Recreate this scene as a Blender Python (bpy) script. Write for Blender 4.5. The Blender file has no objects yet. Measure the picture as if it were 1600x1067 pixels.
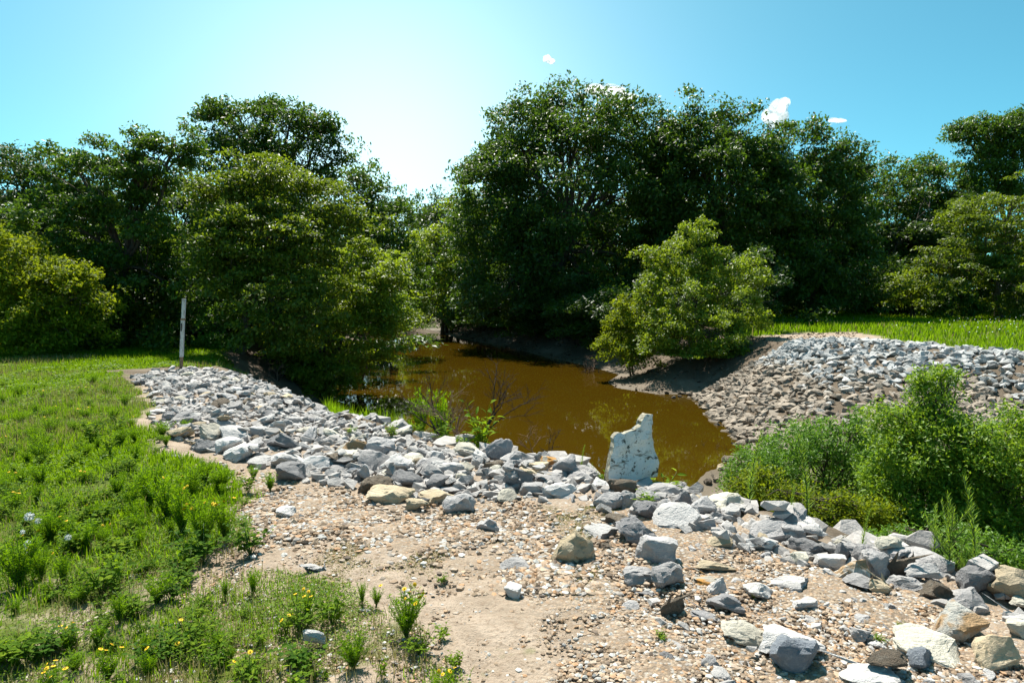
import bpy, bmesh, math, random
import numpy as np
from mathutils import Vector, Matrix, noise as mnoise

rng = np.random.default_rng(7)
random.seed(7)
sc = bpy.context.scene
COL = sc.collection
R = math.radians

# ------------------------------------------------------------------ camera
EYE = 1.65
F = 1600 * 24.0 / 36.0
PITCH = math.atan(83.5 / F)
cam_d = bpy.data.cameras.new('camera')
cam_d.lens = 24.0
cam_d.sensor_width = 36.0
cam_d.clip_start = 0.05
cam_d.clip_end = 6000
cam = bpy.data.objects.new('camera', cam_d)
COL.objects.link(cam)
cam.location = (0, 0, EYE)
cam.rotation_euler = (math.pi / 2 - PITCH, 0, 0)
sc.camera = cam

# ------------------------------------------------------------------ light
SUN_EL, SUN_AZ = R(58), R(-15)          # azimuth measured from +Y towards +X
world = bpy.data.worlds.new('World')
sc.world = world
world.use_nodes = True
wn = world.node_tree.nodes
bg = wn['Background']
sky = wn.new('ShaderNodeTexSky')
sky.sky_type = 'NISHITA'
sky.sun_disc = False
sky.sun_elevation = SUN_EL
sky.sun_rotation = SUN_AZ
sky.air_density = 0.6
sky.dust_density = 1.0
sky.ozone_density = 1.5
tint = wn.new('ShaderNodeMix')                      # the cyan cast of the photograph's sky, the same all round
tint.data_type = 'RGBA'; tint.blend_type = 'MULTIPLY'
tint.inputs[0].default_value = 1.0
tint.inputs[7].default_value = (0.42, 1.05, 0.92, 1)
world.node_tree.links.new(sky.outputs[0], tint.inputs[6])
# bright veil of thin haze low in the sky under the sun
wt = world.node_tree
geo = wn.new('ShaderNodeTexCoord')
vd = wn.new('ShaderNodeVectorMath'); vd.operation = 'DOT_PRODUCT'
VA, VE = R(-10.5), R(9)
vd.inputs[1].default_value = (math.sin(VA) * math.cos(VE), math.cos(VA) * math.cos(VE), math.sin(VE))
wt.links.new(geo.outputs['Generated'], vd.inputs[0])
vm = wn.new('ShaderNodeMath'); vm.operation = 'MAXIMUM'; vm.inputs[1].default_value = 0.0
wt.links.new(vd.outputs['Value'], vm.inputs[0])
vp = wn.new('ShaderNodeMath'); vp.operation = 'POWER'; vp.inputs[1].default_value = 27.0
wt.links.new(vm.outputs[0], vp.inputs[0])
veil = wn.new('ShaderNodeMix'); veil.data_type = 'RGBA'; veil.blend_type = 'ADD'; veil.clamp_factor = False
veil.inputs[7].default_value = (2.9, 2.5, 2.3, 1)
vq = wn.new('ShaderNodeMath'); vq.operation = 'POWER'; vq.inputs[1].default_value = 10.0
wt.links.new(vm.outputs[0], vq.inputs[0])
vs = wn.new('ShaderNodeMath'); vs.operation = 'MULTIPLY_ADD'; vs.inputs[1].default_value = 0.33
wt.links.new(vq.outputs[0], vs.inputs[0]); wt.links.new(vp.outputs[0], vs.inputs[2])
wt.links.new(vs.outputs[0], veil.inputs[0]); wt.links.new(tint.outputs[2], veil.inputs[6])
wt.links.new(veil.outputs[2], bg.inputs[0])
bg.inputs[1].default_value = 0.09
sun_d = bpy.data.lights.new('sun', 'SUN')
sun_d.energy = 5.0
sun_d.angle = R(0.5)
sun_d.color = (1.0, 0.95, 0.86)
sun = bpy.data.objects.new('sun', sun_d)
COL.objects.link(sun)
sun_dir = Vector((math.sin(SUN_AZ) * math.cos(SUN_EL), math.cos(SUN_AZ) * math.cos(SUN_EL), math.sin(SUN_EL)))
sun.rotation_euler = sun_dir.to_track_quat('Z', 'Y').to_euler()
sun.location = (-5, 10, 30)
sc.view_settings.view_transform = 'Standard'
sc.view_settings.look = 'None'
sc.view_settings.gamma = 1.0
sc.view_settings.use_curve_mapping = False
sc.view_settings.exposure = 1.05
sc.cycles.max_bounces = 6
sc.cycles.diffuse_bounces = 3
sc.cycles.glossy_bounces = 3
sc.cycles.transmission_bounces = 4
sc.cycles.transparent_max_bounces = 8

# ------------------------------------------------------------------ image <-> world helpers
CP, SP = math.cos(PITCH), math.sin(PITCH)
def ray(px, py):
    dx, dy = (px - 800.0) / F, (533.5 - py) / F
    return (dx, CP + dy * SP, -SP + dy * CP)
def at(px, py, z=0.0):
    """point of height z seen at photo pixel px, py"""
    d = ray(px, py)
    k = (z - EYE) / d[2]
    return (d[0] * k, d[1] * k)
def at_y(px, py, y):
    """point at distance y seen at photo pixel px, py"""
    d = ray(px, py)
    k = y / d[1]
    return Vector((d[0] * k, y, EYE + d[2] * k))
def ppm(y):
    """photo pixels per metre at distance y"""
    return F / y

# ------------------------------------------------------------------ object helpers
def tag(o, label=None, cat=None, group=None, kind=None):
    if label: o['label'] = label
    if cat: o['category'] = cat
    if group: o['group'] = group
    if kind: o['kind'] = kind
    return o
def link(name, me, parent=None, mat=None):
    o = bpy.data.objects.new(name, me)
    COL.objects.link(o)
    if parent is not None: o.parent = parent
    if mat is not None and me is not None and not me.materials: me.materials.append(mat)
    return o
def empty(name, loc=(0, 0, 0), rz=0.0):
    o = bpy.data.objects.new(name, None)
    o.empty_display_size = 0.2
    COL.objects.link(o)
    o.location = loc
    o.rotation_euler = (0, 0, rz)
    return o
def copy_tree(src, parent=None):
    c = src.copy()
    COL.objects.link(c)
    if parent is not None: c.parent = parent
    for ch in src.children: copy_tree(ch, c)
    return c
def np_mesh(name, verts, faces, mat=None, smooth=False, extra=None):
    """faces: list of (n,k) int arrays"""
    me = bpy.data.meshes.new(name)
    verts = np.asarray(verts, dtype=np.float32)
    if not isinstance(faces, (list, tuple)): faces = [faces]
    faces = [np.asarray(f, dtype=np.int32) for f in faces if len(f)]
    me.vertices.add(len(verts))
    me.vertices.foreach_set('co', verts.ravel())
    idx = np.concatenate([f.ravel() for f in faces])
    tot = np.concatenate([np.full(len(f), f.shape[1], dtype=np.int32) for f in faces])
    start = np.concatenate([[0], np.cumsum(tot)[:-1]]).astype(np.int32)
    me.loops.add(len(idx))
    me.loops.foreach_set('vertex_index', idx)
    me.polygons.add(len(tot))
    me.polygons.foreach_set('loop_start', start)
    me.polygons.foreach_set('loop_total', tot)
    me.polygons.foreach_set('use_smooth', np.full(len(tot), bool(smooth)))
    if extra is not None:
        me.polygons.foreach_set('material_index', np.asarray(extra, dtype=np.int32))
    me.update(calc_edges=True)
    if mat is not None:
        for m in (mat if isinstance(mat, (list, tuple)) else [mat]): me.materials.append(m)
    return me
class Acc:
    """collects vertices and faces for one mesh"""
    def __init__(s): s.v = []; s.f = {}; s.n = 0
    def add(s, v, f):
        v = np.asarray(v, dtype=float).reshape(-1, 3); f = np.asarray(f, dtype=int)
        s.v.append(v); s.f.setdefault(f.shape[1], []).append(f + s.n); s.n += len(v)
    def mesh(s, name, mat, smooth=False):
        return np_mesh(name, np.concatenate(s.v), [np.concatenate(f) for f in s.f.values()], mat, smooth)
def unit(a):
    return a / np.maximum(np.linalg.norm(a, axis=-1, keepdims=True), 1e-9)
def tube(acc, pts, rad, sides=6):
    pts = np.asarray(pts, float); n = len(pts)
    rad = np.broadcast_to(np.asarray(rad, float), (n,))
    t = unit(np.gradient(pts, axis=0))
    ref = np.array([0.31, 0.92, 0.22]) if abs(t[0][2]) > 0.6 else np.array([0.05, 0.1, 1.0])
    a = unit(np.cross(t, ref)); b = np.cross(t, a)
    ang = np.linspace(0, 2 * math.pi, sides, endpoint=False)
    ring = pts[:, None, :] + rad[:, None, None] * (np.cos(ang)[None, :, None] * a[:, None, :] + np.sin(ang)[None, :, None] * b[:, None, :])
    v = ring.reshape(-1, 3)
    i = np.arange(n - 1)[:, None] * sides; j = np.arange(sides)[None, :]; k = (j + 1) % sides
    f = np.stack([i + j, i + k, i + sides + k, i + sides + j], -1).reshape(-1, 4)
    acc.add(v, f)
    tip = n * sides
    acc.add(np.array([pts[-1] + t[-1] * rad[-1] * 0.5]), np.zeros((0, 3), int))
    base = acc.n - 1 - tip
    jj = np.arange(sides)
    acc.f.setdefault(3, []).append(np.stack([base + (n - 1) * sides + jj, base + (n - 1) * sides + (jj + 1) % sides, np.full(sides, base + tip)], -1))

# ------------------------------------------------------------------ node helpers
class NT:
    def __init__(s, name):
        s.m = bpy.data.materials.new(name); s.m.use_nodes = True
        s.t = s.m.node_tree; s.t.nodes.clear()
        s.out = s.n('ShaderNodeOutputMaterial')
    def n(s, typ, **kw):
        nd = s.t.nodes.new(typ)
        for k, v in kw.items():
            if k == 'ins':
                for i, val in v.items():
                    if hasattr(val, 'is_linked') or hasattr(val, 'links'): s.t.links.new(val, nd.inputs[i])
                    else: nd.inputs[i].default_value = val
            else: setattr(nd, k, v)
        return nd
    def noise(s, vec, scale, detail=4, rough=0.55):
        return s.n('ShaderNodeTexNoise', ins={'Vector': vec, 'Scale': scale, 'Detail': detail, 'Roughness': rough}).outputs[0]
    def ramp(s, fac, stops):
        r = s.n('ShaderNodeValToRGB', ins={0: fac}); e = r.color_ramp.elements
        while len(e) < len(stops): e.new(0.5)
        for k, (p, c) in enumerate(stops):
            e[k].position = p
            e[k].color = tuple(c)[:3] + (1.0,) if hasattr(c, '__len__') else (c, c, c, 1.0)
        return r.outputs[0]
    def mix(s, fac, a, b, mode='MIX'):
        m = s.n('ShaderNodeMix', data_type='RGBA', blend_type=mode)
        for sock, val in ((m.inputs[0], fac), (m.inputs[6], a), (m.inputs[7], b)):
            if hasattr(val, 'links'): s.t.links.new(val, sock)
            else: sock.default_value = val if not hasattr(val, '__len__') or len(val) == 4 else tuple(val) + (1,)
        return m.outputs[2]
    def math(s, op, a, b=0.0, clamp=False):
        m = s.n('ShaderNodeMath', operation=op, use_clamp=clamp, ins={0: a, 1: b})
        return m.outputs[0]
    def bump(s, h, strength=0.5, dist=0.02, normal=None):
        ins = {'Height': h, 'Strength': strength, 'Distance': dist}
        if normal is not None: ins['Normal'] = normal
        return s.n('ShaderNodeBump', ins=ins).outputs[0]
    def principled(s, base, rough=0.8, spec=0.3, normal=None, **kw):
        ins = {'Base Color': base if hasattr(base, 'links') else tuple(base) + (1,), 'Roughness': rough, 'Specular IOR Level': spec}
        if normal is not None: ins['Normal'] = normal
        ins.update(kw)
        return s.n('ShaderNodeBsdfPrincipled', ins=ins).outputs[0]
    def done(s, shader):
        s.t.links.new(shader, s.out.inputs[0]); return s.m
    def objco(s): return s.n('ShaderNodeTexCoord').outputs['Object']
    def pos(s): return s.n('ShaderNodeNewGeometry').outputs['Position']
    def island(s): return s.n('ShaderNodeNewGeometry').outputs['Random Per Island']
    def objrand(s): return s.n('ShaderNodeObjectInfo').outputs['Random']

def rock_material(name, c1, c2, c3, island=False, bump=0.6, stain=None, scale=1.0, pit=0.0, world_co=False):
    m = NT(name)
    co = m.pos() if (island or world_co) else m.objco()
    if not (island or world_co):
        off = m.n('ShaderNodeVectorMath', operation='ADD', ins={0: co})
        comb = m.n('ShaderNodeCombineXYZ', ins={0: m.math('MULTIPLY', m.objrand(), 37.0), 1: m.math('MULTIPLY', m.objrand(), 91.0)})
        m.t.links.new(comb.outputs[0], off.inputs[1]); co = off.outputs[0]
    k = (2.2 if (island or world_co) else 1.0) * scale
    n1 = m.noise(co, 1.3 * k, 5, 0.6); n2 = m.noise(co, 7 * k, 5, 0.65); n3 = m.noise(co, 26 * k, 4, 0.7)
    base = m.mix(m.ramp(n1, [(0.36, 0.0), (0.66, 1.0)]), c1, c2)
    base = m.mix(m.math('MULTIPLY', m.ramp(n2, [(0.52, 0.0), (0.68, 1.0)]), 0.75), base, c3)
    base = m.mix(m.math('MULTIPLY', m.ramp(n3, [(0.60, 0.0), (0.72, 1.0)]), 0.35), base, (0.09, 0.08, 0.07))
    rnd = m.island() if island else m.objrand()
    val = m.ramp(rnd, [(0.0, 0.74), (0.5, 0.98), (1.0, 1.22)])
    base = m.mix(1.0, base, val, 'MULTIPLY')
    if stain:
        base = m.mix(m.math('MULTIPLY', m.ramp(m.noise(co, 2.1 * k, 3), [(0.47, 0.0), (0.56, 1.0)]), 0.85), base, stain)
    vor = m.n('ShaderNodeTexVoronoi', feature='DISTANCE_TO_EDGE', ins={'Vector': co, 'Scale': 2.1 * k}).outputs[0]
    crack = m.ramp(vor, [(0.0, 0.0), (0.05, 1.0)])
    h = m.math('ADD', m.math('MULTIPLY', n2, 1.0), m.math('MULTIPLY', n3, 0.42 + pit))
    h = m.math('ADD', h, m.math('MULTIPLY', crack, 0.10))
    nrm = m.bump(h, bump, 0.045 if not island else 0.03)
    return m.done(m.principled(base, 0.86, 0.25, nrm))

def leaf_material(name, c_dark, c_mid, c_lite, trans=(0.16, 0.26, 0.02), tfac=0.38, rough=0.6, spec=0.16, per_object=False):
    m = NT(name)
    r = m.island()
    base = m.ramp(r, [(0.0, c_dark), (0.55, c_mid), (0.92, c_lite), (1.0, tuple(min(1, x * 1.5) for x in c_lite))])
    if per_object:
        base = m.mix(1.0, base, m.ramp(m.objrand(), [(0.0, (0.8, 0.85, 0.8)), (1.0, (1.25, 1.15, 1.0))]), 'MULTIPLY')
    p = m.principled(base, rough, spec)
    tr = m.n('ShaderNodeBsdfTranslucent', ins={0: m.mix(m.math('MULTIPLY', r, 0.6), tuple(trans), tuple(x * 1.5 for x in c_lite))}).outputs[0]
    mx = m.n('ShaderNodeMixShader', ins={0: tfac, 1: p, 2: tr})
    return m.done(mx.outputs[0])
def plain_material(name, c, rough=0.8, spec=0.25, var=0.25, scale=20, bump=0.3, dist=0.01):
    m = NT(name); co = m.objco()
    n = m.noise(co, scale, 5, 0.6)
    base = m.mix(m.ramp(n, [(0.3, 0.0), (0.7, 1.0)]), tuple(x * (1 - var) for x in c), tuple(min(1, x * (1 + var)) for x in c))
    return m.done(m.principled(base, rough, spec, m.bump(n, bump, dist)))

M = {}
M['grey'] = rock_material('grey_limestone', (0.305, 0.288, 0.285), (0.405, 0.382, 0.375), (0.48, 0.45, 0.43))
M['pale'] = rock_material('pale_limestone', (0.45, 0.425, 0.41), (0.54, 0.515, 0.50), (0.38, 0.36, 0.35))
M['dark'] = rock_material('dark_slate_limestone', (0.185, 0.176, 0.18), (0.25, 0.24, 0.243), (0.32, 0.305, 0.295))
M['tan'] = rock_material('tan_sandstone', (0.42, 0.33, 0.215), (0.50, 0.41, 0.29), (0.33, 0.27, 0.20))
M['brown'] = rock_material('brown_conglomerate', (0.24, 0.185, 0.135), (0.33, 0.26, 0.195), (0.40, 0.35, 0.29), bump=1.0, pit=0.8)
M['twotone'] = rock_material('rust_stained_limestone', (0.44, 0.42, 0.38), (0.50, 0.48, 0.44), (0.38, 0.36, 0.33), stain=(0.34, 0.20, 0.085))
M['lichen'] = rock_material('lichen_rock', (0.40, 0.36, 0.30), (0.46, 0.42, 0.35), (0.36, 0.33, 0.29), stain=(0.55, 0.25, 0.04))
M['cream'] = rock_material('cream_limestone', (0.46, 0.42, 0.34), (0.54, 0.50, 0.42), (0.38, 0.35, 0.30))
M['blue'] = rock_material('blue_grey_stone', (0.15, 0.165, 0.19), (0.205, 0.22, 0.25), (0.28, 0.29, 0.30), scale=1.6)
M['bw'] = rock_material('black_and_white_stone', (0.56, 0.55, 0.54), (0.60, 0.59, 0.58), (0.42, 0.42, 0.42), stain=(0.05, 0.05, 0.055))
M['stuffrock'] = rock_material('small_broken_limestone', (0.31, 0.288, 0.275), (0.41, 0.382, 0.365), (0.49, 0.45, 0.41), island=True)
M['bark'] = plain_material('bark', (0.10, 0.08, 0.06), 0.9, 0.1, 0.4, 12, 0.8, 0.03)
M['greybark'] = plain_material('grey_bark', (0.17, 0.15, 0.125), 0.9, 0.1, 0.4, 14, 0.8, 0.03)
M['twig'] = plain_material('dry_twig', (0.17, 0.115, 0.085), 0.9, 0.1, 0.3)
M['darktwig'] = plain_material('dark_stem', (0.035, 0.028, 0.025), 0.9, 0.1, 0.3)
M['stem'] = plain_material('green_stem', (0.07, 0.12, 0.02), 0.6, 0.3, 0.2)
M['oak'] = leaf_material('oak_leaves', (0.0230, 0.0515, 0.0072), (0.0414, 0.0865, 0.0099), (0.0810, 0.1325, 0.0121), (0.1095, 0.2075, 0.0080), 0.34, 0.45, 0.32)
M['pecan'] = leaf_material('pecan_leaves', (0.0276, 0.0626, 0.0071), (0.0497, 0.1058, 0.0097), (0.0929, 0.1555, 0.0137), (0.1224, 0.2226, 0.0086), 0.36, 0.45, 0.32)
M['locust'] = leaf_material('locust_leaves', (0.0432, 0.0841, 0.0105), (0.0807, 0.1420, 0.0140), (0.1502, 0.1987, 0.0196), (0.2113, 0.2873, 0.0080), 0.44, 0.45, 0.32)
M['elm'] = leaf_material('elm_leaves', (0.0400, 0.0777, 0.0086), (0.0746, 0.1314, 0.0114), (0.1389, 0.1837, 0.0160), (0.1955, 0.2658, 0.0065), 0.44, 0.45, 0.32)
M['willow'] = leaf_material('willow_leaves', (0.0662, 0.1132, 0.0106), (0.1216, 0.1926, 0.0150), (0.2059, 0.2649, 0.0202), (0.2826, 0.3732, 0.0089), 0.44, 0.45, 0.32)
M['bright'] = leaf_material('bright_leaves', (0.0600, 0.1020, 0.0058), (0.1140, 0.1740, 0.0086), (0.1980, 0.2340, 0.0106), (0.3136, 0.3808, 0.0090), 0.42)
M['deep'] = leaf_material('deep_green_leaves', (0.0210, 0.0470, 0.0078), (0.0360, 0.0730, 0.0102), (0.0650, 0.1110, 0.0126), (0.0830, 0.1530, 0.0072), 0.30, 0.45, 0.32)  # darkest green among the tree leaves
M['bush'] = leaf_material('bush_leaves', (0.0663, 0.1404, 0.0123), (0.1235, 0.2288, 0.0175), (0.2288, 0.3341, 0.0247), (0.2856, 0.4283, 0.0142), 0.40, 0.5, 0.3)
M['greybush'] = leaf_material('dull_green_leaves', (0.0600, 0.1361, 0.0142), (0.0994, 0.1953, 0.0201), (0.1594, 0.2810, 0.0267), (0.1552, 0.3128, 0.0148), 0.36, 0.5, 0.3)
M['weed'] = leaf_material('broad_weed_leaves', (0.0517, 0.1092, 0.0064), (0.0978, 0.1782, 0.0101), (0.1725, 0.2530, 0.0138), (0.2725, 0.4142, 0.0087), 0.38, 0.75, 0.08, True)
M['darkweed'] = leaf_material('dark_weed_leaves', (0.0264, 0.0720, 0.0072), (0.0540, 0.1176, 0.0096), (0.1080, 0.1800, 0.0150), (0.1568, 0.3024, 0.0084), 0.30, 0.75, 0.06, True)
M['feather'] = leaf_material('feathery_leaves', (0.0634, 0.1490, 0.0036), (0.1118, 0.2260, 0.0050), (0.1742, 0.2860, 0.0067), (0.2614, 0.4450, 0.0045), 0.45, 0.7, 0.1, True)
M['grass'] = leaf_material('grass_blades', (0.0600, 0.1336, 0.0031), (0.1048, 0.2101, 0.0046), (0.1848, 0.2611, 0.0092), (0.2392, 0.4223, 0.0048), 0.45, 0.7, 0.1)
M['straw'] = leaf_material('straw_blades', (0.1600, 0.1400, 0.0480), (0.2400, 0.2050, 0.0800), (0.3300, 0.2800, 0.1200), (0.3000, 0.2800, 0.0800), 0.3, 0.7, 0.2)
M['mat'] = leaf_material('low_mat_leaves', (0.1000, 0.1050, 0.0210), (0.1650, 0.1600, 0.0350), (0.2400, 0.2050, 0.0595), (0.2500, 0.2600, 0.0280), 0.3, 0.7, 0.2)
M['clover'] = leaf_material('clover_leaves', (0.0663, 0.1380, 0.0053), (0.1173, 0.2040, 0.0081), (0.1938, 0.2700, 0.0134), (0.2473, 0.4030, 0.0095), 0.36, 0.6, 0.2)
M['yellow'] = plain_material('yellow_petals', (0.80, 0.50, 0.015), 0.6, 0.2, 0.12)
M['disc'] = plain_material('flower_centre', (0.42, 0.20, 0.012), 0.8, 0.1, 0.2)
M['fluff'] = plain_material('seed_fluff', (0.80, 0.80, 0.78), 0.9, 0.1, 0.05)

# ------------------------------------------------------------------ terrain
WATER_Z = -1.5
near_crest_px = [(1600, 940), (1500, 908), (1400, 882), (1290, 858), (1200, 824), (1130, 790), (1050, 776), (960, 764), (880, 726),
                 (800, 708), (720, 702), (650, 684), (570, 660), (500, 632), (420, 600), (340, 581)]
near_crest = [at(*p) for p in near_crest_px]
far_crest_px = [(1238, 537), (1300, 532), (1400, 540), (1500, 548), (1600, 557), (1750, 572)]
far_crest = [at(*p) for p in far_crest_px]
crest_poly = np.array([(30, -6), (9, -3), (4.6, 1.6)] + near_crest +
                      [(-7.4, 16.6), (-8.0, 22), (-9.6, 30), (-12.5, 42), (-28, 49), (-28, 66), (-6, 61), (-0.5, 50), (2.6, 40), (6.2, 32), (8.0, 26)] +
                      far_crest + [(24, 11), (34, 9)], float)
toe_far = [at(1090, 616, WATER_Z), at(1120, 650, WATER_Z), at(1165, 690, WATER_Z), at(1182, 712, WATER_Z)]
pond_poly = np.array([at(1085, 757, WATER_Z), (2.0, 9.5), (0.4, 9.9), (-1.6, 11.6), (-3.4, 14.2), (-5.0, 17.2), (-5.6, 21), (-6.2, 27), (-7.2, 34), (-10, 44),
                      (-26, 51), (-26, 62), (-9, 57), at(678, 516, WATER_Z), at(705, 526, WATER_Z), at(780, 540, WATER_Z), at(860, 559, WATER_Z),
                      at(925, 573, WATER_Z), at(968, 585, WATER_Z), at(950, 597, WATER_Z), at(965, 606, WATER_Z), at(1030, 616, WATER_Z)] + toe_far + [at(1105, 737, WATER_Z)], float)
basin_poly = np.array([(30, -1.5), (12, 0.5), (7.0, 4.0), (5.0, 6.2), (3.6, 8.2), (2.2, 9.0), (0.4, 9.6), (-1.6, 11.4), (-3.4, 14.0), (-5.0, 17.0), (-5.6, 21), (-6.2, 27), (-7.2, 34),
                       (-10, 44), (-26, 51), (-26, 62), (-9, 57), at(680, 514, WATER_Z), at(708, 524, WATER_Z), at(785, 538, WATER_Z),
                       at(865, 557, WATER_Z), at(935, 571, WATER_Z), at(985, 582, WATER_Z), at(985, 598, WATER_Z), at(1030, 613, WATER_Z), at(1094, 612, WATER_Z),
                       at(1124, 648, WATER_Z), at(1170, 689, WATER_Z), at(1190, 708, WATER_Z), at(1260, 704, -1.35), at(1400, 690, -1.3), at(1600, 662, -1.25), (22, 7), (34, 5)], float)

def seg_dist(x, y, poly):
    d = np.full(x.shape, 1e9)
    a = poly; b = np.roll(poly, -1, axis=0)
    for (ax, ay), (bx, by) in zip(a, b):
        ux, uy = bx - ax, by - ay; L = ux * ux + uy * uy + 1e-12
        t = np.clip(((x - ax) * ux + (y - ay) * uy) / L, 0, 1)
        d = np.minimum(d, np.hypot(x - ax - t * ux, y - ay - t * uy))
    return d
def inside(x, y, poly):
    c = np.zeros(x.shape, bool)
    a = poly; b = np.roll(poly, -1, axis=0)
    for (ax, ay), (bx, by) in zip(a, b):
        if ay == by: continue
        hit = ((ay > y) != (by > y)) & (x < (bx - ax) * (y - ay) / (by - ay) + ax)
        c ^= hit
    return c
_w = np.random.default_rng(3)
_wav = [(_w.normal(size=2) * 2 ** k * 0.45, _w.uniform(0, 6.28), 0.5 ** k) for k in range(5) for _ in range(3)]
def wob(x, y, f=1.0):
    """cheap smooth noise about -1..1"""
    s = 0
    for k, p, a in _wav: s = s + a * np.sin(x * k[0] * f + y * k[1] * f + p)
    return s / 2.6
def H(x, y):
    x = np.asarray(x, float); y = np.asarray(y, float)
    xw = x + 0.14 * wob(x, y, 1.7); yw = y + 0.14 * wob(y + 9, x, 1.7)
    inC = inside(xw, yw, crest_poly); inB = inside(xw, yw, basin_poly); inP = inside(x, y, pond_poly)
    dC = seg_dist(xw, yw, crest_poly); dB = seg_dist(xw, yw, basin_poly); dP = seg_dist(x, y, pond_poly)
    floor = np.where(inP, WATER_Z - np.minimum(0.8, dP * 0.35), WATER_Z + 0.015 + np.minimum(0.27, dP * 0.10) + 0.02 * wob(x, y, 3) * np.minimum(1, dP))
    t = np.where(inB, 1.0, np.where(inC, dC / np.maximum(dC + dB, 1e-6), 0.0))
    lip = np.clip(1 - dC / 0.8, 0, 1) * np.where(inC, 0.0, 1.0)
    up = 0.03 * wob(x, y, 0.8) + 0.012 * wob(x, y, 4.0) - 0.05 * lip * lip
    far = np.clip((np.hypot(x, y) - 60) / 400, 0, 1)
    return floor * t + (up * (1 - far)) * (1 - t)
def h1(x, y): return float(H(np.array([x]), np.array([y]))[0])

def ipoly(pts, z=0.0): return np.array([at(px, py, z) for px, py in pts], float)
# where grass grows on the left, thick part then thinning part
grass_left = np.concatenate([[(-60, 60), (-13, 60), (-8.5, 30), (-7.6, 17.8)], ipoly([(400, 566), (330, 571), (160, 577), (205, 600), (228, 625), (218, 660), (262, 715), (345, 742), (395, 770),
                              (400, 830), (335, 862), (240, 905), (150, 950), (60, 990), (-60, 1030), (-900, 1050)]), [(-60, 3)]])
grass_thin = np.concatenate([ipoly([(-700, 800), (300, 800), (430, 760), (440, 850), (330, 895), (560, 915), (690, 960), (700, 1067), (720, 1200), (-700, 1300)])])
grass_right = np.concatenate([[(8.6, 60), (8.4, 27)], ipoly([(1145, 528), (1240, 522), (1330, 518), (1420, 535), (1500, 542), (1600, 553), (1750, 567)]), [(24, 13), (60, 11), (60, 60)]])
gravel_poly = ipoly([(330, 720), (420, 745), (560, 775), (760, 790), (900, 800), (1000, 780), (1250, 850), (1420, 900), (1620, 950), (1800, 1200), (900, 1200), (960, 960), (800, 870), (560, 830), (430, 800)])
def warp(x, y):
    return x + 0.20 * wob(x, y, 2.1) + 0.10 * wob(y, x, 7.0), y + 0.24 * wob(y + 4, x, 2.1) + 0.12 * wob(x + 2, y, 6.0)
def soft(x, y, poly, w):
    x, y = warp(x, y)
    s = seg_dist(x, y, poly); s = np.where(inside(x, y, poly), s, -s)
    return np.clip(0.5 + s / (2 * w), 0, 1)

def axis(parts):
    out = [parts[0][0]]
    for a, b, s0, s1 in parts:
        x = a
        while x < b - 1e-6:
            k = (x - a) / (b - a); x += s0 + (s1 - s0) * k; out.append(min(x, b))
    return np.array(sorted(set(np.round(out, 4))))
xs = axis([(-900, -60, 160, 30), (-60, -12, 8, 0.6), (-12, -4, 0.3, 0.07), (-4, 6, 0.05, 0.05), (6, 14, 0.08, 0.25), (14, 60, 0.5, 8), (60, 900, 30, 160)])
ys = axis([(-60, -2, 12, 0.6), (-2, 1.5, 0.4, 0.1), (1.5, 9, 0.045, 0.07), (9, 26, 0.10, 0.22), (26, 66, 0.3, 1.2), (66, 160, 3, 20), (160, 1400, 40, 250)])
GX, GY = np.meshgrid(xs, ys)
GZ = H(GX.ravel(), GY.ravel()).reshape(GX.shape)
# small clods and footprints close to the camera
gx, gy = GX.ravel(), GY.ravel()
near = np.clip((13 - gy) / 6, 0, 1) * (gy > 0)
GZ = GZ + ((0.011 * wob(gx, gy, 11) + 0.007 * wob(gy, gx, 27)) * near).reshape(GX.shape)
nx, ny = len(xs), len(ys)
ii = (np.arange(ny - 1)[:, None] * nx + np.arange(nx - 1)[None, :]).ravel()
gfaces = np.stack([ii, ii + 1, ii + nx + 1, ii + nx], -1)
gme = np_mesh('ground', np.stack([gx, gy, GZ.ravel()], -1), gfaces, None, True)
zone = np.zeros((len(gx), 4), np.float32)
zone[:, 0] = np.maximum.reduce([soft(gx, gy, grass_left, 0.35) * np.clip(0.42 + (gy - 3.0) / 3.5, 0.42, 1), 0.55 * soft(gx, gy, grass_thin, 0.6), soft(gx, gy, grass_right, 0.5), ((gy > 62) | (np.abs(gx) > 40)).astype(float)])
inC = inside(gx, gy, crest_poly); dC = seg_dist(gx, gy, crest_poly)
dirt = np.maximum(np.where(inC, 1.0, np.clip(1 - dC / 0.5, 0, 1)) * (gy > 7.5), np.where(inC, np.clip(dC / 0.8, 0, 1), 0))
dirt = np.maximum(dirt, soft(gx, gy, ipoly([(140, 574), (340, 568), (440, 575), (430, 594), (300, 583), (235, 604), (180, 592)]), 0.3))
wood = (gy > 17.0) & (gx < -5) | (gy > 27) & (gx < 8) | (gy > 44)
zone[:, 1] = np.maximum(dirt, np.where(wood, 0.75, 0.0)) * (gy < 62)
zone[:, 2] = soft(gx, gy, gravel_poly, 0.45)
wet = np.clip(1 - (GZ.ravel() - WATER_Z) / 0.16, 0, 1) * inC
zone[:, 3] = wet
at_ = gme.attributes.new('zone', 'FLOAT_COLOR', 'POINT')
at_.data.foreach_set('color', zone.ravel())

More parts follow.
